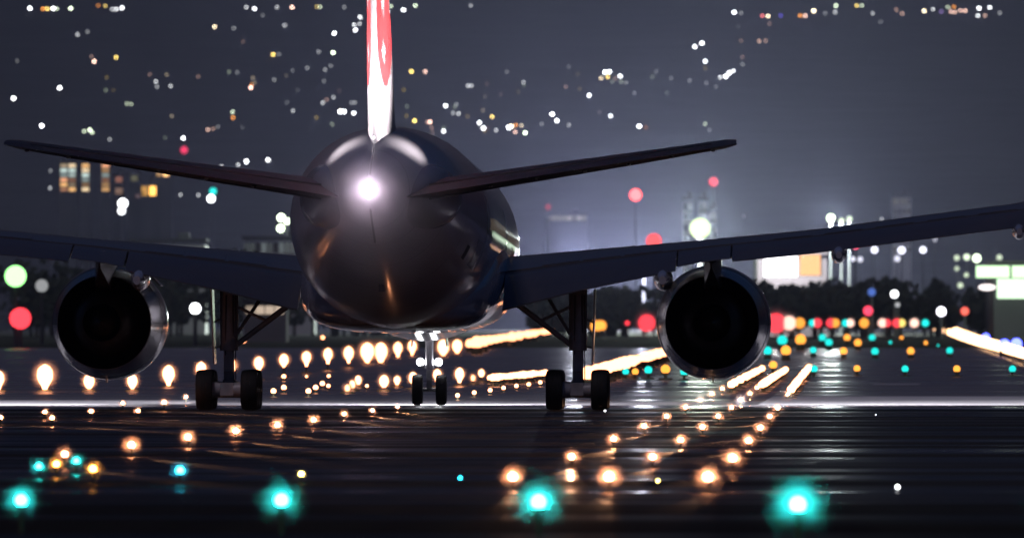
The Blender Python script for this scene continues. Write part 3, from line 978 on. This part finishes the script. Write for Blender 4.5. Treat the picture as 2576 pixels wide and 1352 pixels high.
for u, v, vb, r, lb in ((924, 882, 915, .56, 'widest warm lamp, left of the two merging behind the belly'), (958, 882, 914, .54, 'widest warm lamp, right of the two merging behind the belly'),
                     (1001, 874, 900, .40, 'warm lamp on a pole next right of the widest merging pair'), (1037, 870, 896, .40, 'warm lamp on a pole just left of the nose gear strut'), (1115, 871, 896, .55, 'warm lamp on a pole just right of the nose gear strut'),
                     (1150, 868, 890, .5, 'warm lamp on a pole second to the right of the nose gear strut')):
    approach_lamp(u, v, vb, r * 0.75, WARM, 10.0, lb, 'row of large warm lamps on poles', 1.0)
row('runway_edge_light', persp(1182, 861, 1430, 823, 40), 0.42, WARM, 5.0, 'warm edge light, {o} from left in upper bright streak ending behind right gear', 'upper bright streak of edge lights', 0, 'edge light', 0.2)
row('runway_edge_light', [(1500, 817), (1512, 816), (1524, 815.5)], 0.9, ORANGE, 2.0, 'large orange edge light, {o} right of the right main gear strut', 'orange edge lights right of the right gear', 0, 'edge light')
# scattered mid field lights between the gears
row('runway_light', [(688, 984), (714, 947), (714, 975), (771, 947, .6), (776, 984), (794, 975), (811, 965), (827, 946, .8), (826, 971, .8), (923, 971, .7), (614, 857, 1.6), (812, 848, 2.2)],
    0.10, WARM, 8.0, 'small warm light, {o} among those scattered between left and nose gear', 'small warm lights between left gear and nose gear')
for u, v, vb, r, lb in ((874, 975, 990, .13, 'lowest of the slanting group of warm lamps left of the nose gear'), (886, 966, 984, .15, 'middle lamp of the slanting warm group left of the nose gear'), (901, 955, 976, .17, 'highest lamp of the slanting warm group left of the nose gear'),
                     (966, 957, 985, .24, 'tall warm lamp midway between slanting group and nose gear'), (999, 954, 975, .17, 'smaller warm lamp right of the tall one near the nose gear'), (1039, 950, 980, .22, 'warm lamp touching the left nose wheel'),
                     (1100, 941, 975, .22, 'warm lamp directly above the right nose wheel'), (1156, 940, 972, .24, 'warm lamp right of the right nose wheel'), (1211, 937, 962, .17, 'warm lamp second to the right of the nose wheels'), (1190, 950, 968, .12, 'small warm lamp low between two larger right of the nose wheels')):
    approach_lamp(u, v, vb, r * 0.75, WARM, 10.0, lb, 'warm lamps around the nose gear', 0.8)
row('runway_edge_light', persp(1232, 951, 1372, 938, 18), 0.15, WARM, 7.0, 'warm edge light, {o} from left in the low streak left of the right main gear', 'low bright streak of edge lights', 0, 'edge light', 0.2)
row('runway_edge_light', persp(1465, 943, 1676, 884, 46), 0.27, WARM, 6.0, 'warm edge light, {o} from left in streak climbing from right gear to engine', 'bright streak between right gear and right engine', 0, 'edge light', 0.2)

# teal and orange taxiway lights beyond the right engine
TX = [(1574, 935, TEAL, 1), (1598, 935, ORANGE, 1), (1631, 931, TEAL, 1.2), (1674, 929, ORANGE, 1.4), (1721, 935, TEAL, 1.2), (1931, 880, TEAL, 1.3), (1968, 853, TEAL, 1.5), (1977, 879, ORANGE, 1.5), (1945, 918, ORANGE, 1.2), (2014, 851, ORANGE, 1.6),
      (2069, 847, TEAL, 1.1), (2085, 859, TEAL, 1.1), (2131, 847, ORANGE, 1.0), (2158, 860, ORANGE, 1.1), (2194, 847, TEAL, 1.0), (2240, 860, TEAL, .5), (2268, 848, ORANGE, .55), (2329, 861, ORANGE, .6),
      (2046, 879, TEAL, 1.0), (2122, 881, ORANGE, 1.1), (2201, 882, TEAL, 1.1), (2291, 881, ORANGE, 1.1), (2389, 880, TEAL, 1.0),
      (2048, 928, TEAL, 1.1), (2156, 927, ORANGE, 1.0), (2277, 928, TEAL, 1.05), (2407, 928, ORANGE, 1.05), (2547, 928, TEAL, 1.05), (2454, 815, TEAL, .9), (2519, 815, YELLOW, .9), (2360, 868, TEAL, .35)]
bands = {}
for u, v, c, k in TX:
    side = 'left of the right engine' if u < 1800 else ('in the nearest row' if v > 900 else 'in the middle row' if v > 870 else 'in the top row' if v > 840 else 'above the bright right streak')
    bands.setdefault((side, c), []).append((u, v, k))
for (side, c), lst in bands.items():
    for i, (u, v, k) in enumerate(sorted(lst)):
        tail = side if 'engine' in side or 'streak' in side else side + ' right of the right engine'
        Yv = F * CAM_H / (v - HZ)
        airfield_light('taxiway_light', u, v, 0, c, 1.3 if c == TEAL else 2.0, '%s taxiway light, %s from left %s' % (col_word(c), ordinal(i + 1), tail), 'teal and orange taxiway lights', 0, 'taxiway light', k * 8.4)

# red and orange row at the far end, then the long streak at right
RE = [(1578, RED, .5), (1627, RED, 1.9), (1952, RED, 2.2), (1985, PINK, 1.6), (2012, ORANGE, 1.2), (2044, TEAL, .8), (2056, RED, 1.0), (2090, RED, 1.0), (2101, ORANGE, 1.0), (2127, TEAL, .8), (2139, PINK, .9), (2174, ORANGE, 1.1), (2220, PINK, 1.0), (2232, RED, .8), (2256, RED, 1.0), (2268, YELLOW, .9), (2300, PINK, 1.0), (2328, TEAL, .8)]
for i, (u, c, k) in enumerate(RE):
    p = px(u, 812, 2300.0)
    rr = 13.0 * k * 2300.0 / F * 0.85
    o = empty('runway_end_light', (p.x, p.y, 0.02))
    MB().tube((0, 0, 0), (0, 0, p.z - 0.7 * rr), 0.08, None, 6).build('pole', M_pole, o)
    MB().sphere((0, 0, p.z), rr, 14, 10).build('lens', glow(c, 1.9 if c in (RED, PINK) else 1.6, c in (RED, PINK)), o)
    if c in (RED, PINK) and k > 0.6: halo_puff(Vector((p.x, p.y, p.z)), 2.6 * rr, 0.9)
    tag(o, '%s lamp, %s from left in the far row of red and orange lamps' % (col_word(c), ordinal(i + 1)), 'runway end light', 'red and orange lamps at the far runway end')
SK = [(2343, 814), (2380, 827), (2420, 842), (2460, 856), (2500, 867), (2540, 878), (2580, 890)]
sk = []
for a, b in zip(SK, SK[1:]):
    n = 9
    sk += along(a, b, n)[:-1]
for i, (u, v) in enumerate(sk):
    zc = 0.7
    Y0 = F * (CAM_H - zc) / (v - HZ)
    Y0 = min(Y0, 3200)
    p = px(u, v, Y0)
    r = 13.0 * Y0 / F
    o = empty('runway_edge_light', (p.x, p.y, 0.02))
    MB().tube((0, 0, 0), (0, 0, p.z - 0.6 * r), 0.05, None, 6).build('pole', M_pole, o)
    MB().sphere((0, 0, p.z), r, 12, 8).build('lens', glow((1.0, 0.55, 0.28), 6.0), o)
    tag(o, 'warm edge light, %s from far end of the thick bright streak at right' % ordinal(i + 1), 'edge light', 'thick bright streak of edge lights at right')
row('taxiway_light', [(2480, 847), (2527, 865), (2557, 862), (2553, 826)], 0.45, BLUE, 8.0, 'blue light, {o} from left beside the thick bright streak at right', 'blue lights beside the right streak', 0, 'taxiway light')

# ------------------------------------------------------------------ far lamps, masts and buildings on the airfield
def mast(u, v, Y, r, c, s, label, power=0.0, name='floodlight_mast', cat='floodlight'):
    p = px(u, v, Y)
    gz = terrain(p.x, Y)
    o = empty(name, (p.x, p.y, gz))
    h = p.z - gz
    MB().tube((0, 0, 0), (0, 0, h), 0.25, 0.14, 8).build('pole', M_pole, o)
    MB().box((0, 0.3 + 0.6 * r, 0), (r * 1.3, 0.3, r * 1.1)).build('lamp_head', M_housing, o, loc=(0, 0, h))
    MB().sphere((0, 0, h), r, 16, 12, (1, 0.8, 1)).build('lens', glow(c, s), o)
    tag(o, label, cat)
    if power:
        ld = bpy.data.lights.new('flood', 'POINT')
        ld.energy = power; ld.color = [0.6 * q + 0.4 * w for q, w in zip(c, (0.75, 0.8, 1.2))]; ld.shadow_soft_size = r
        link('flood', ld, o, (0, -1.6 * r, h))
    return o
def rad(pxs, Y):
    return pxs * Y / F
mast(39, 694, 1500, rad(27, 1500), GREEN, 2.8, 'large blurred green lamp at the left edge under the left wing', 0)
mast(51, 800, 1500, rad(27, 1500), RED, 2.2, 'large blurred red lamp at the left edge beside the left engine', 0, 'warning_light', 'warning light')
mast(105, 718, 1700, rad(16, 1700), WHITE, 0.35, 'faint pale lamp between green lamp and left engine', 0)
mast(491, 775, 1600, rad(13, 1600), WHITE, 8, 'white round lamp between left engine and left main gear', 0)
mast(2250, 739, 2300, rad(9, 2300), WHITE, 6, 'white round lamp over the dark band right of the right engine', 0)
mast(2258, 766, 2300, rad(6, 2300), WHITE, 0.6, 'dim white lamp under the round white lamp at right', 0)
mast(2193, 734, 2300, rad(10, 2300), (0.15, 0.3, 1.0), 0.6, 'dim blue lamp on the dark band at right', 0)
mast(2184, 781, 2300, rad(12, 2300), (1.0, 0.06, 0.12), 2.0, 'red pink lamp above the red row at right', 0, 'warning_light', 'warning light')
mast(2368, 783, 2300, rad(11, 2300), (0.9, 0.88, 1.0), 6, 'white lamp just above the start of the thick right streak', 0)
mast(2427, 782, 2300, rad(10, 2300), (1.0, 0.14, 0.10), 1.8, 'red lamp above the thick bright streak at right', 0, 'warning_light', 'warning light')
mast(1761, 574, 3000, rad(26, 3000), (0.80, 1.0, 0.48), 1.5, 'large pale green lamp standing on the wing line below two slim towers', 9e5)
mast(2090, 548, 3000, rad(10, 3000), GWHITE, 5, 'cream lamp peeping over the right wing', 3e5)
mast(1450, 655, 3900, rad(9, 3900), WHITE, 5, 'added white lamp for haze glow, unseen low behind the right wing root', 1.1e6)  # unseen lamp added to brighten the haze beyond the wing
mast(1620, 640, 3900, rad(9, 3900), WHITE, 5, 'added white lamp for haze glow, unseen low behind the middle of the right wing', 9e5)  # second unseen lamp added for the same haze glow
mast(2117, 555, 3000, rad(7, 3000), GWHITE, 1.6, 'dim cream lamp second over the right wing', 0)
mast(2137, 550, 3000, rad(7, 3000), GWHITE, 1.4, 'dim cream lamp third over the right wing', 0)
mast(1599, 490, 3800, rad(15, 3800), (1.0, 0.10, 0.10), 4.0, 'bright red warning lamp above the right wing', 0, 'warning_light', 'warning light')
mast(1795, 457, 3800, rad(11, 3800), (1.0, 0.08, 0.12), 1.6, 'smaller red warning lamp right of the bright one, by the tailplane tip', 0, 'warning_light', 'warning light')
mast(1645, 606, 2500, rad(19, 2500), (1.0, 0.09, 0.10), 2.0, 'red warning lamp half hidden by the right wing', 0, 'warning_light', 'warning light')
mast(1379, 520, 3800, rad(8, 3800), (1.0, 0.2, 0.3), 0.35, 'faint pink warning lamp beside the fuselage', 0, 'warning_light', 'warning light')
mast(463, 377, 6200, rad(9, 6200), (1.0, 0.05, 0.15), 1.2, 'small red warning lamp over the left tailplane', 0, 'warning_light', 'warning light')
mast(2153, 618, 2600, rad(8, 2600), (1.0, 0.05, 0.12), 2.0, 'small red lamp under the right wing beside a dark pod', 0, 'warning_light', 'warning light')
mast(536, 481, 4600, rad(9, 4600), TEAL, 1.6, 'teal lamp below the left tailplane over a white lamp', 0)
mast(531, 499, 4500, rad(9, 4500), WHITE, 8, 'white lamp below the left tailplane under a teal lamp', 0)
mast(309, 511, 4500, rad(11, 4500), WHITE, 8, 'bright white lamp, upper of a pair under the left apartment block', 0)
mast(306, 530, 4400, rad(9, 4400), WHITE, 4, 'white lamp, lower of a pair under the left apartment block', 0)
mast(707, 547, 3000, rad(9, 3000), GWHITE, 8, 'white lamp touching the fuselage at left, upper of a cluster', 0)
mast(722, 556, 3000, rad(8, 3000), GWHITE, 5, 'white lamp touching the fuselage at left, middle of a cluster', 0)
mast(706, 574, 3000, rad(9, 3000), GWHITE, 8, 'white lamp touching the fuselage at left, lowest of a cluster', 0)
for i, (u, v, r, s) in enumerate(((2146, 651, 6, 1.5), (2164, 652, 7, 1.2), (2200, 628, 8, 3), (2257, 650, 8, 1.2), (2268, 629, 9, 3), (2322, 628, 8, 3), (2352, 602, 6, .5), (2407, 648, 7, 1), (2432, 646, 8, 1.6), (2457, 649, 10, 4), (2514, 647, 7, 1.0), (2407, 675, 6, .8), (2431, 691, 6, 1), (2416, 717, 7, 1.0))):
    mast(u, v, 3300, rad(r, 3300), GWHITE if u > 2390 else (0.85, 0.85, 1.0), s, 'small pale lamp, %s from left in the lights under the right wing' % ordinal(i + 1), 0, 'lamp_post', 'lamp post')

def building(name, u0, u1, v0, Y, depth, mat, label, cat='building', roofmat=None):
    """box-like building whose front is seen between u0 and u1 with its top at v0; walls, parapet, roof plant"""
    p, q = px(u0, v0, Y), px(u1, v0, Y)
    x0, x1, h = p.x, q.x, p.z
    gz = terrain((x0 + x1) / 2, Y)
    o = empty(name, ((x0 + x1) / 2, Y, gz))
    w, hh = x1 - x0, h - gz
    MB().box((0, depth / 2, (hh - 2) / 2 - 1), (w, depth, hh + 2 - 0.6)).build('wall', mat, o, smooth=0)
    rb = MB().box((0, depth / 2, hh - 0.30), (w + 0.4, depth + 0.4, 0.6)).build('roof', roofmat or M_dark, o, smooth=0)
    MB().box((w * 0.2, depth / 2, hh + 0.6), (max(1, w * 0.15), depth * 0.3, 1.2)).build('plant_box', M_dark, rb, smooth=0)
    tag(o, label, cat)
    return o, w, hh, Y
def windows(o, w, hh, nx, nz, z0, z1, c, s, lit=0.6, ww=0.6, wh=0.6, seed=1, jit=0.6):
    rnd = random.Random(seed)
    meshes = {}
    cw, ch = w / nx, (z1 - z0) / nz
    for i in range(nx):
        for k in range(nz):
            if rnd.random() > lit:
                mkey = 'dark'
                m = M_seal
            else:
                f = rnd.choice((0.35, 0.6, 1.0, 1.6))
                cc = rnd.choice(c)
                mkey = (cc, f)
                m = glow(cc, s * f)
            if mkey not in meshes:
                me = MB().box((0, 0, 0), (cw * ww, 0.16, ch * wh)).mesh('window', m, 0)
                meshes[mkey] = me
            link('window', meshes[mkey], o, (-w / 2 + (i + 0.5) * cw, -0.06, z0 + (k + 0.5) * ch))

# apartment blocks under the left tailplane
AP = [(OO, 1) for OO in ((1.0, 0.62, 0.25), (1.0, 0.8, 0.55), (1.0, 0.5, 0.22))]
for (u0, u1, v0, nx, lb, sd) in ((150, 192, 398, 2, 'tall apartment block with warm lit windows, leftmost under the left tailplane', 3), (204, 226, 398, 1, 'slim apartment block with warm lit windows, second under the left tailplane', 8), (254, 277, 398, 1, 'slim apartment block with mixed lit windows, third under the left tailplane', 5)):
    o, w, hh, Y = building('apartment_building', u0, u1, v0, 4550, 14, M_hill, lb, 'apartment block')
    zlo = CAM_H + (HZ - 482) * Y / F
    windows(o, w, hh, nx, 6, zlo, hh - 1.5, [(1.0, 0.55, 0.2), (1.0, 0.75, 0.45), (1.0, 0.45, 0.22), (0.6, 0.75, 0.7)], 0.75, 0.92, 0.8, 0.7, sd)
for (u, v, wd, hd, c, s, lb) in ((299, 452, 18, 14, (1, .4, .25), .8, 'small house with a reddish lit window right of the apartment blocks'), (299, 481, 20, 16, (1, .6, .4), .6, 'small house with a dim lit window below the reddish one'), (338, 449, 18, 14, (.9, .85, .45), .35, 'small house with a dull yellow lit window'),
                                   (374, 481, 36, 24, (1, .5, .1), 1.8, 'wide house front lit bright orange below the left tailplane'), (409, 437, 30, 14, (1, .55, .2), 1.4, 'house front lit orange touching the left tailplane'), (347, 493, 16, 10, (1, .6, .6), .25, 'house with a faint pink window left of the orange front')):
    o, w, hh, Y = building('house', u - wd * .8, u + wd * .8, v - hd, 4560, 8, M_hill, lb, 'house')
    windows(o, w * 0.7, hh, 2 if wd > 25 else 1, 1, hh - (hd * 1.5) * Y / F, hh - hd * 0.4 * Y / F, [c], s, 1.1, 0.8, 0.9)

# long pale sheds above the left wing
o, w, hh, Y = building('hangar', 325, 516, 599, 3000, 30, M_pale, 'long low pale shed just above the left wing', 'hangar')
windows(o, w, hh, 11, 1, 10.5, hh - 0.9, [(0.8, 0.8, 0.78), (1.0, 0.82, 0.7)], 0.13, 0.85, 0.86, 0.7, 4)
o, w, hh, Y = building('hangar', 612, 790, 594, 2900, 30, M_pale, 'pale shed with two rows of windows left of the fuselage', 'hangar')
windows(o, w, hh, 12, 2, 12.5, hh - 0.8, [(0.62, 0.72, 0.75), (0.7, 0.8, 0.8)], 0.17, 0.8, 0.8, 0.7, 6)
# low wide building with a lit sign band and two slim towers above the right wing
o, w, hh, Y = building('office_building', 1372, 1480, 536, 4600, 24, M_hill, 'grey office building with a dull cream lit sign band beside the fuselage', 'office building')
windows(o, w * 0.92, hh, 8, 1, hh - 2.3, hh - 0.7, [(1.0, 0.92, 0.78)], 0.28, 1.1, 0.9, 0.9, 2)
for u0, u1, v0, sd, lb in ((1719, 1743, 494, 1, 'slim pale tower block, left of a pair above the right wing'), (1759, 1778, 494, 2, 'slim pale tower block, right of a pair above the right wing'), (1786, 1803, 520, 3, 'shorter slim tower right of the tower pair above the wing')):
    o, w, hh, Y = building('tower_block', u0, u1, v0, 3500, 10, M_pale, lb, 'tower block')
    windows(o, w, hh, 2, 9, 8, hh - 1, [(0.8, 0.88, 0.9)], 0.16, 0.75, 0.8, 0.6, sd)
o, w, hh, Y = building('tower_block', 2246, 2292, 486, 4400, 16, M_pale, 'hazy broad tower block far off above the right wing', 'tower block')
windows(o, w, hh, 4, 6, 22, hh - 1, [(0.85, 0.82, 0.7)], 0.12, 0.5, 0.6, 0.5, 9)
# floodlit hangar under the right wing: white door and orange door
o, w, hh, Y = building('hangar', 1905, 2080, 632, 2700, 40, M_dark, 'floodlit hangar with glaring white and orange doors under the right wing', 'hangar')
for x0, x1, v0, v1, c, s in ((1921, 2006, 642, 696, (1.0, 0.97, 1.0), 3.4), (2012, 2064, 640, 692, (1.0, 0.50, 0.22), 1.5)):
    pc = px((x0 + x1) / 2, (v0 + v1) / 2, Y)
    MB().box((pc.x - o.location.x, -0.3, pc.z), ((x1 - x0) * Y / F, 0.4, (v1 - v0) * Y / F)).build('lit_door', glow(c, s), o, smooth=0)
for x, pw in ((1950, 0.7e5), (2035, 0.3e5)):
    ld = bpy.data.lights.new('hangar flood', 'POINT')
    ld.energy = pw; ld.color = (1, 0.92, 0.9); ld.shadow_soft_size = 2.0
    pc = px(x, 660, Y - 12)
    link('hangar_flood', ld, o, pc - o.location)
# terminal with bright greenish canopy at the right edge, continuing out of view
o, w, hh, Y = building('terminal_building', 2500, 3350, 655, 2300, 40, M_dark, 'airport terminal with glaring greenish white canopy at the right edge', 'terminal')
def pane(name, x0, x1, v0, v1, dy, c, s, parent=o, Yb=2300):
    pc = px((x0 + x1) / 2, (v0 + v1) / 2, Yb)
    return MB().box((pc.x - parent.location.x, dy, pc.z), ((x1 - x0) * Yb / F, 0.4, (v1 - v0) * Yb / F)).build(name, glow(c, s), parent, smooth=0)
for k in range(9):
    pane('lit_canopy', 2454 + k * 90, 2454 + k * 90 + 84, 668, 698, -3.0, (0.66, 1.0, 0.58), 1.9)
for k in range(8):
    pane('lit_window', 2508 + k * 100, 2508 + k * 100 + 94, 701, 750, -0.4, (0.70, 1.0, 0.66), 1.8)
ld = bpy.data.lights.new('canopy flood', 'POINT')
ld.energy = 0.1e5; ld.color = (0.85, 1, 0.82); ld.shadow_soft_size = 3
link('canopy_flood', ld, o, px(2540, 690, 2280) - o.location)
# oval lit face on a pole beside it
so = empty('oval_light', px(2483, 722, 2250) * 1.0)
so.location.z = 0
zc = px(2483, 722, 2250).z
MB().sphere((0, 0, zc), 1.0, 16, 10, (rad(22, 2250), 0.3, rad(8, 2250))).build('lit_face', glow((1.0, 0.9, 0.88), 2.0), so)
MB().tube((0, 0.4, 0), (0, 0.4, zc), 0.15, None, 8).build('pole', M_pole, so)
tag(so, 'oval pinkish white light left of the bright terminal front', 'sign')
# small warm lit shed seen between the left gear and its brace
o, w, hh, Y = building('hangar', 612, 720, 752, 1900, 20, M_wall, 'low shed with warm lit front seen behind the left main gear brace', 'hangar')
windows(o, w * 0.9, hh, 4, 1, hh - 2.0, hh - 0.7, [(1.0, 0.78, 0.6)], 1.0, 1.1, 0.9, 0.8, 2)

# dark belt of trees between airfield and town, too far off to tell apart
def treeline(name, x0, x1, Y, h0, h1, n, seed):
    rnd = random.Random(seed)
    mb = MB()
    for k in range(n):
        x = rnd.uniform(x0, x1)
        y = Y + rnd.uniform(-25, 25)
        h = rnd.uniform(h0, h1)
        wd = h * rnd.uniform(0.28, 0.5)
        mb.mat(1).tube((x, y, 0), (x, y, h * 0.5), 0.3, 0.15, 5)
        mb.mat(0)
        for j in range(70):
            a, b = rnd.uniform(0, 6.28), rnd.uniform(-1, 1)
            rr = wd * rnd.uniform(0.5, 1.0) * math.sqrt(1 - b * b)
            c = Vector((x + rr * math.cos(a), y + rr * math.sin(a), h * 0.60 + b * h * 0.40))
            s = rnd.uniform(0.5, 1.1)
            d1 = Vector((rnd.uniform(-1, 1), rnd.uniform(-1, 1), rnd.uniform(-1, 1))).normalized() * s
            d2 = d1.orthogonal().normalized() * s
            mb.add([c - d1, c + d2, c + d1, c - d2], [(0, 1, 2, 3)])
    return tag(mb.build(name, [M_leaf, M_bark], smooth=0), kind='stuff')
treeline('treeline', 38, 190, 2500, 6.5, 9.5, 170, 1)
treeline('treeline', -90, -20, 2600, 9.0, 15.0, 60, 2)
treeline('treeline', 4, 40, 2650, 5, 8.5, 60, 3)

# ------------------------------------------------------------------ hillside lamps
# (u, v, brightness, colour): one lamp each on the slope
W, G_, Y_, O_, P_, R_, B_, C_ = WHITE, GWHITE, YELLOW, ORANGE, PINK, RED, BLUE, CREAM
HILL = [(75, 8, 3, W), (108, 9, 1.2, O_), (119, 9, 1.6, Y_), (134, 8, 3, W), (143, 9, .8, G_), (178, 8, 2, G_), (247, 1, .5, O_), (265, 2, .7, Y_), (283, 10, .7, W), (293, 10, 1.2, W), (307, 7, 2.4, W), (620, 5, .7, W), (640, 9, 2.2, W),
  (195, 73, .6, W), (220, 66, .25, W), (540, 54, 1.6, C_), (588, 57, .25, W), (237, 140, 2, P_), (230, 128, .2, P_), (292, 130, 1.4, Y_), (150, 206, 3, W), (34, 232, 3, W), (392, 190, .6, W), (395, 203, .3, W), (429, 201, .5, W), (631, 205, 2, P_), (633, 198, .5, O_),
  (319, 245, .4, G_), (330, 246, .4, G_), (585, 265, .7, G_), (586, 279, .8, O_), (523, 309, .6, P_), (536, 307, .25, P_), (105, 300, 3, W), (212, 313, .7, G_), (226, 310, 1.5, G_), (232, 316, .8, G_), (461, 330, 2, W), (276, 333, .25, W), (43, 138, .12, W),
  (697, 5, .5, W), (735, 5, 1.8, P_), (805, 4, .7, G_), (797, 4, .5, Y_), (866, 5, .25, W), (661, 25, .15, W), (716, 50, .5, W), (841, 70, 2.6, W), (906, 30, 1.6, W), (905, 46, .6, W), (891, 49, 1, W), (894, 62, 2, W), (687, 123, 1.6, Y_), (838, 118, 2.2, G_), (802, 116, .3, W), (773, 156, .25, W), (818, 161, .3, W),
  (839, 229, .35, W), (812, 242, .5, W), (856, 264, 4, W), (865, 264, 4, W), (890, 268, 2, W), (737, 262, .4, W), (884, 242, .2, W), (893, 242, .25, W), (983, 3, 1, G_), (1015, 12, 2.4, W), (1045, 1, 1.4, G_), (1035, 165, 1.8, Y_), (1070, 165, 1.1, P_), (1184, 1, .4, W), (1177, 200, .5, W), (1186, 200, .5, W), (1275, 165, .15, W),
  (1121, 250, 2, W), (1148, 246, .2, W), (1140, 268, .35, W), (1154, 269, .55, W), (1043, 287, 1.8, Y_), (1082, 290, 1.6, P_), (1075, 290, .4, P_), (1086, 304, .25, P_), (1116, 313, 1.5, W), (1206, 292, 2, W), (1216, 306, 2.6, W), (1248, 311, .5, W), (1238, 277, 1.2, Y_), (1280, 304, 3.5, W), (1286, 301, 3, C_),
  (1317, 191, .4, W), (1522, 166, 3, W), (1533, 165, 2.4, W), (1529, 178, 1.2, Y_), (1512, 181, .9, C_), (1560, 176, 2, W), (1748, 103, 2.4, W), (1766, 94, 2.8, W), (1774, 139, 2, W), (1835, 168, 3, W), (1826, 177, 3, W), (1845, 163, 1.2, W), (1812, 179, .9, W), (1482, 224, 1.8, W), (1596, 218, .12, W), (1777, 193, .15, W), (1431, 152, .12, W),
  (1389, 271, 3, W), (1401, 287, 2.2, W), (1431, 298, .35, W), (1363, 295, .2, W), (1298, 298, .7, O_), (1312, 299, .6, C_), (1296, 315, .9, P_), (1321, 317, 2, G_), (1536, 275, 1.6, W), (1608, 301, 3, W), (1625, 304, .2, O_), (1774, 295, .45, G_), (1785, 310, .15, W), (1847, 17, 2.4, W), (1864, 19, .25, W), (1918, 26, .8, (1.0, .2, .2)), (1932, 27, 1.6, C_), (1864, 88, .2, P_), (1910, 89, .5, P_), (1926, 88, .35, P_),
  (1964, 26, .5, (.2, .15, 1.0)), (2013, 26, 1.0, O_), (2026, 26, 1.3, P_), (2047, 14, 2.6, C_), (2076, 20, .2, W), (2101, 17, .6, W), (2103, 1, 1.4, G_), (2155, 1, 1.0, Y_), (2168, 1, .7, G_), (2195, 20, .45, W), (2215, 41, .15, W), (2255, 11, .35, P_), (2270, 21, .5, P_), (2325, 14, 2.0, C_), (2347, 10, .7, W), (2385, 5, .6, G_), (2400, 4, .8, O_),
  (2368, 16, .35, (.6, .4, 1.0)), (2392, 16, .9, P_), (2402, 17, .9, P_), (2416, 13, .9, P_), (2428, 14, 1.2, P_), (2463, 8, 2.2, W), (2490, 6, 1.6, W), (2460, 26, 1.2, W), (2478, 26, .6, P_), (2515, 19, .3, W), (480, 398, 1.0, C_), (517, 407, 1.2, W), (557, 401, .6, W), (599, 396, .5, W), (620, 388, 3, W), (674, 384, 2.0, W),
  (126, 453, .3, W), (127, 410, .15, W), (407, 464, .4, W), (454, 470, .3, W), (499, 471, .35, W), (2218, 530, .25, W), (1871, 523, .1, W), (1225, 195, .08, P_), (1540, 190, .12, G_)]
rnd = random.Random(11)
for k in range(64):
    cu, cv = rnd.choice(((300, 200), (760, 180), (820, 260), (1150, 280), (1300, 200), (1420, 250), (1560, 190), (1750, 170), (1900, 60), (500, 300), (1250, 310), (600, 120)))
    u, v = cu + rnd.gauss(0, 90), cv + rnd.gauss(0, 28)
    if 915 < u < 995 or v < 10 or v > 335: continue
    HILL.append((u, v, rnd.uniform(0.05, 0.22), rnd.choice((W, W, C_, P_, G_, Y_))))
_lamp = {}
def lamp_mesh(c, s):
    if (c, s) not in _lamp:
        mb = MB()
        mb.mat(0).tube((0, 0, 0), (0, 0, 5.4), 0.12, 0.08, 5)
        mb.mat(0).tube((0, 0, 5.3), (0, -0.3, 5.9), 0.08, 0.08, 4)
        mb.mat(1).sphere((0, -0.3, 6.0), 1.0, 10, 8)
        _lamp[(c, s)] = mb.mesh('street_lamp', [M_pole, glow(c, s)], 60)
    return _lamp[(c, s)]
CW = {W: 'white', G_: 'pale green', Y_: 'yellow', O_: 'orange', P_: 'pinkish', C_: 'cream'}
zones = {}
for u, v, b, c in HILL:
    side = 'left of the fin' if u < 935 else 'right of the fin'
    band = 'along the top edge' if v < 42 else 'high on the slope' if v < 150 else 'midway up the slope' if v < 235 else 'low on the slope' if v < 345 else 'just around the tailplanes'
    br = 'bright' if b >= 1.5 else 'dim' if b >= 0.5 else 'faint'
    zones.setdefault((side, band, br, CW.get(c, 'coloured')), []).append((u, v, b, c))
for (side, band, br, cw), lst in zones.items():
    for i, (u, v, b, c) in enumerate(sorted(lst, key=lambda q: q[0])):
        p = on_hill(u, v, 6.0)
        k = 1.0 + 0.18 * min(b, 3)
        o = link('street_lamp', lamp_mesh(c, round(b * 6.0, 2)), None, p)
        o.scale = (0.40 * k * p.y / 7000,) * 2 + (0.5,)
        pos = (ordinal(i + 1) + ' from left ') if len(lst) > 1 else 'the only one '
        tag(o, '%s %s hillside lamp %s, %s%s' % (br, cw, side, pos, band), 'street lamp', 'lamps of the town on the hillside')
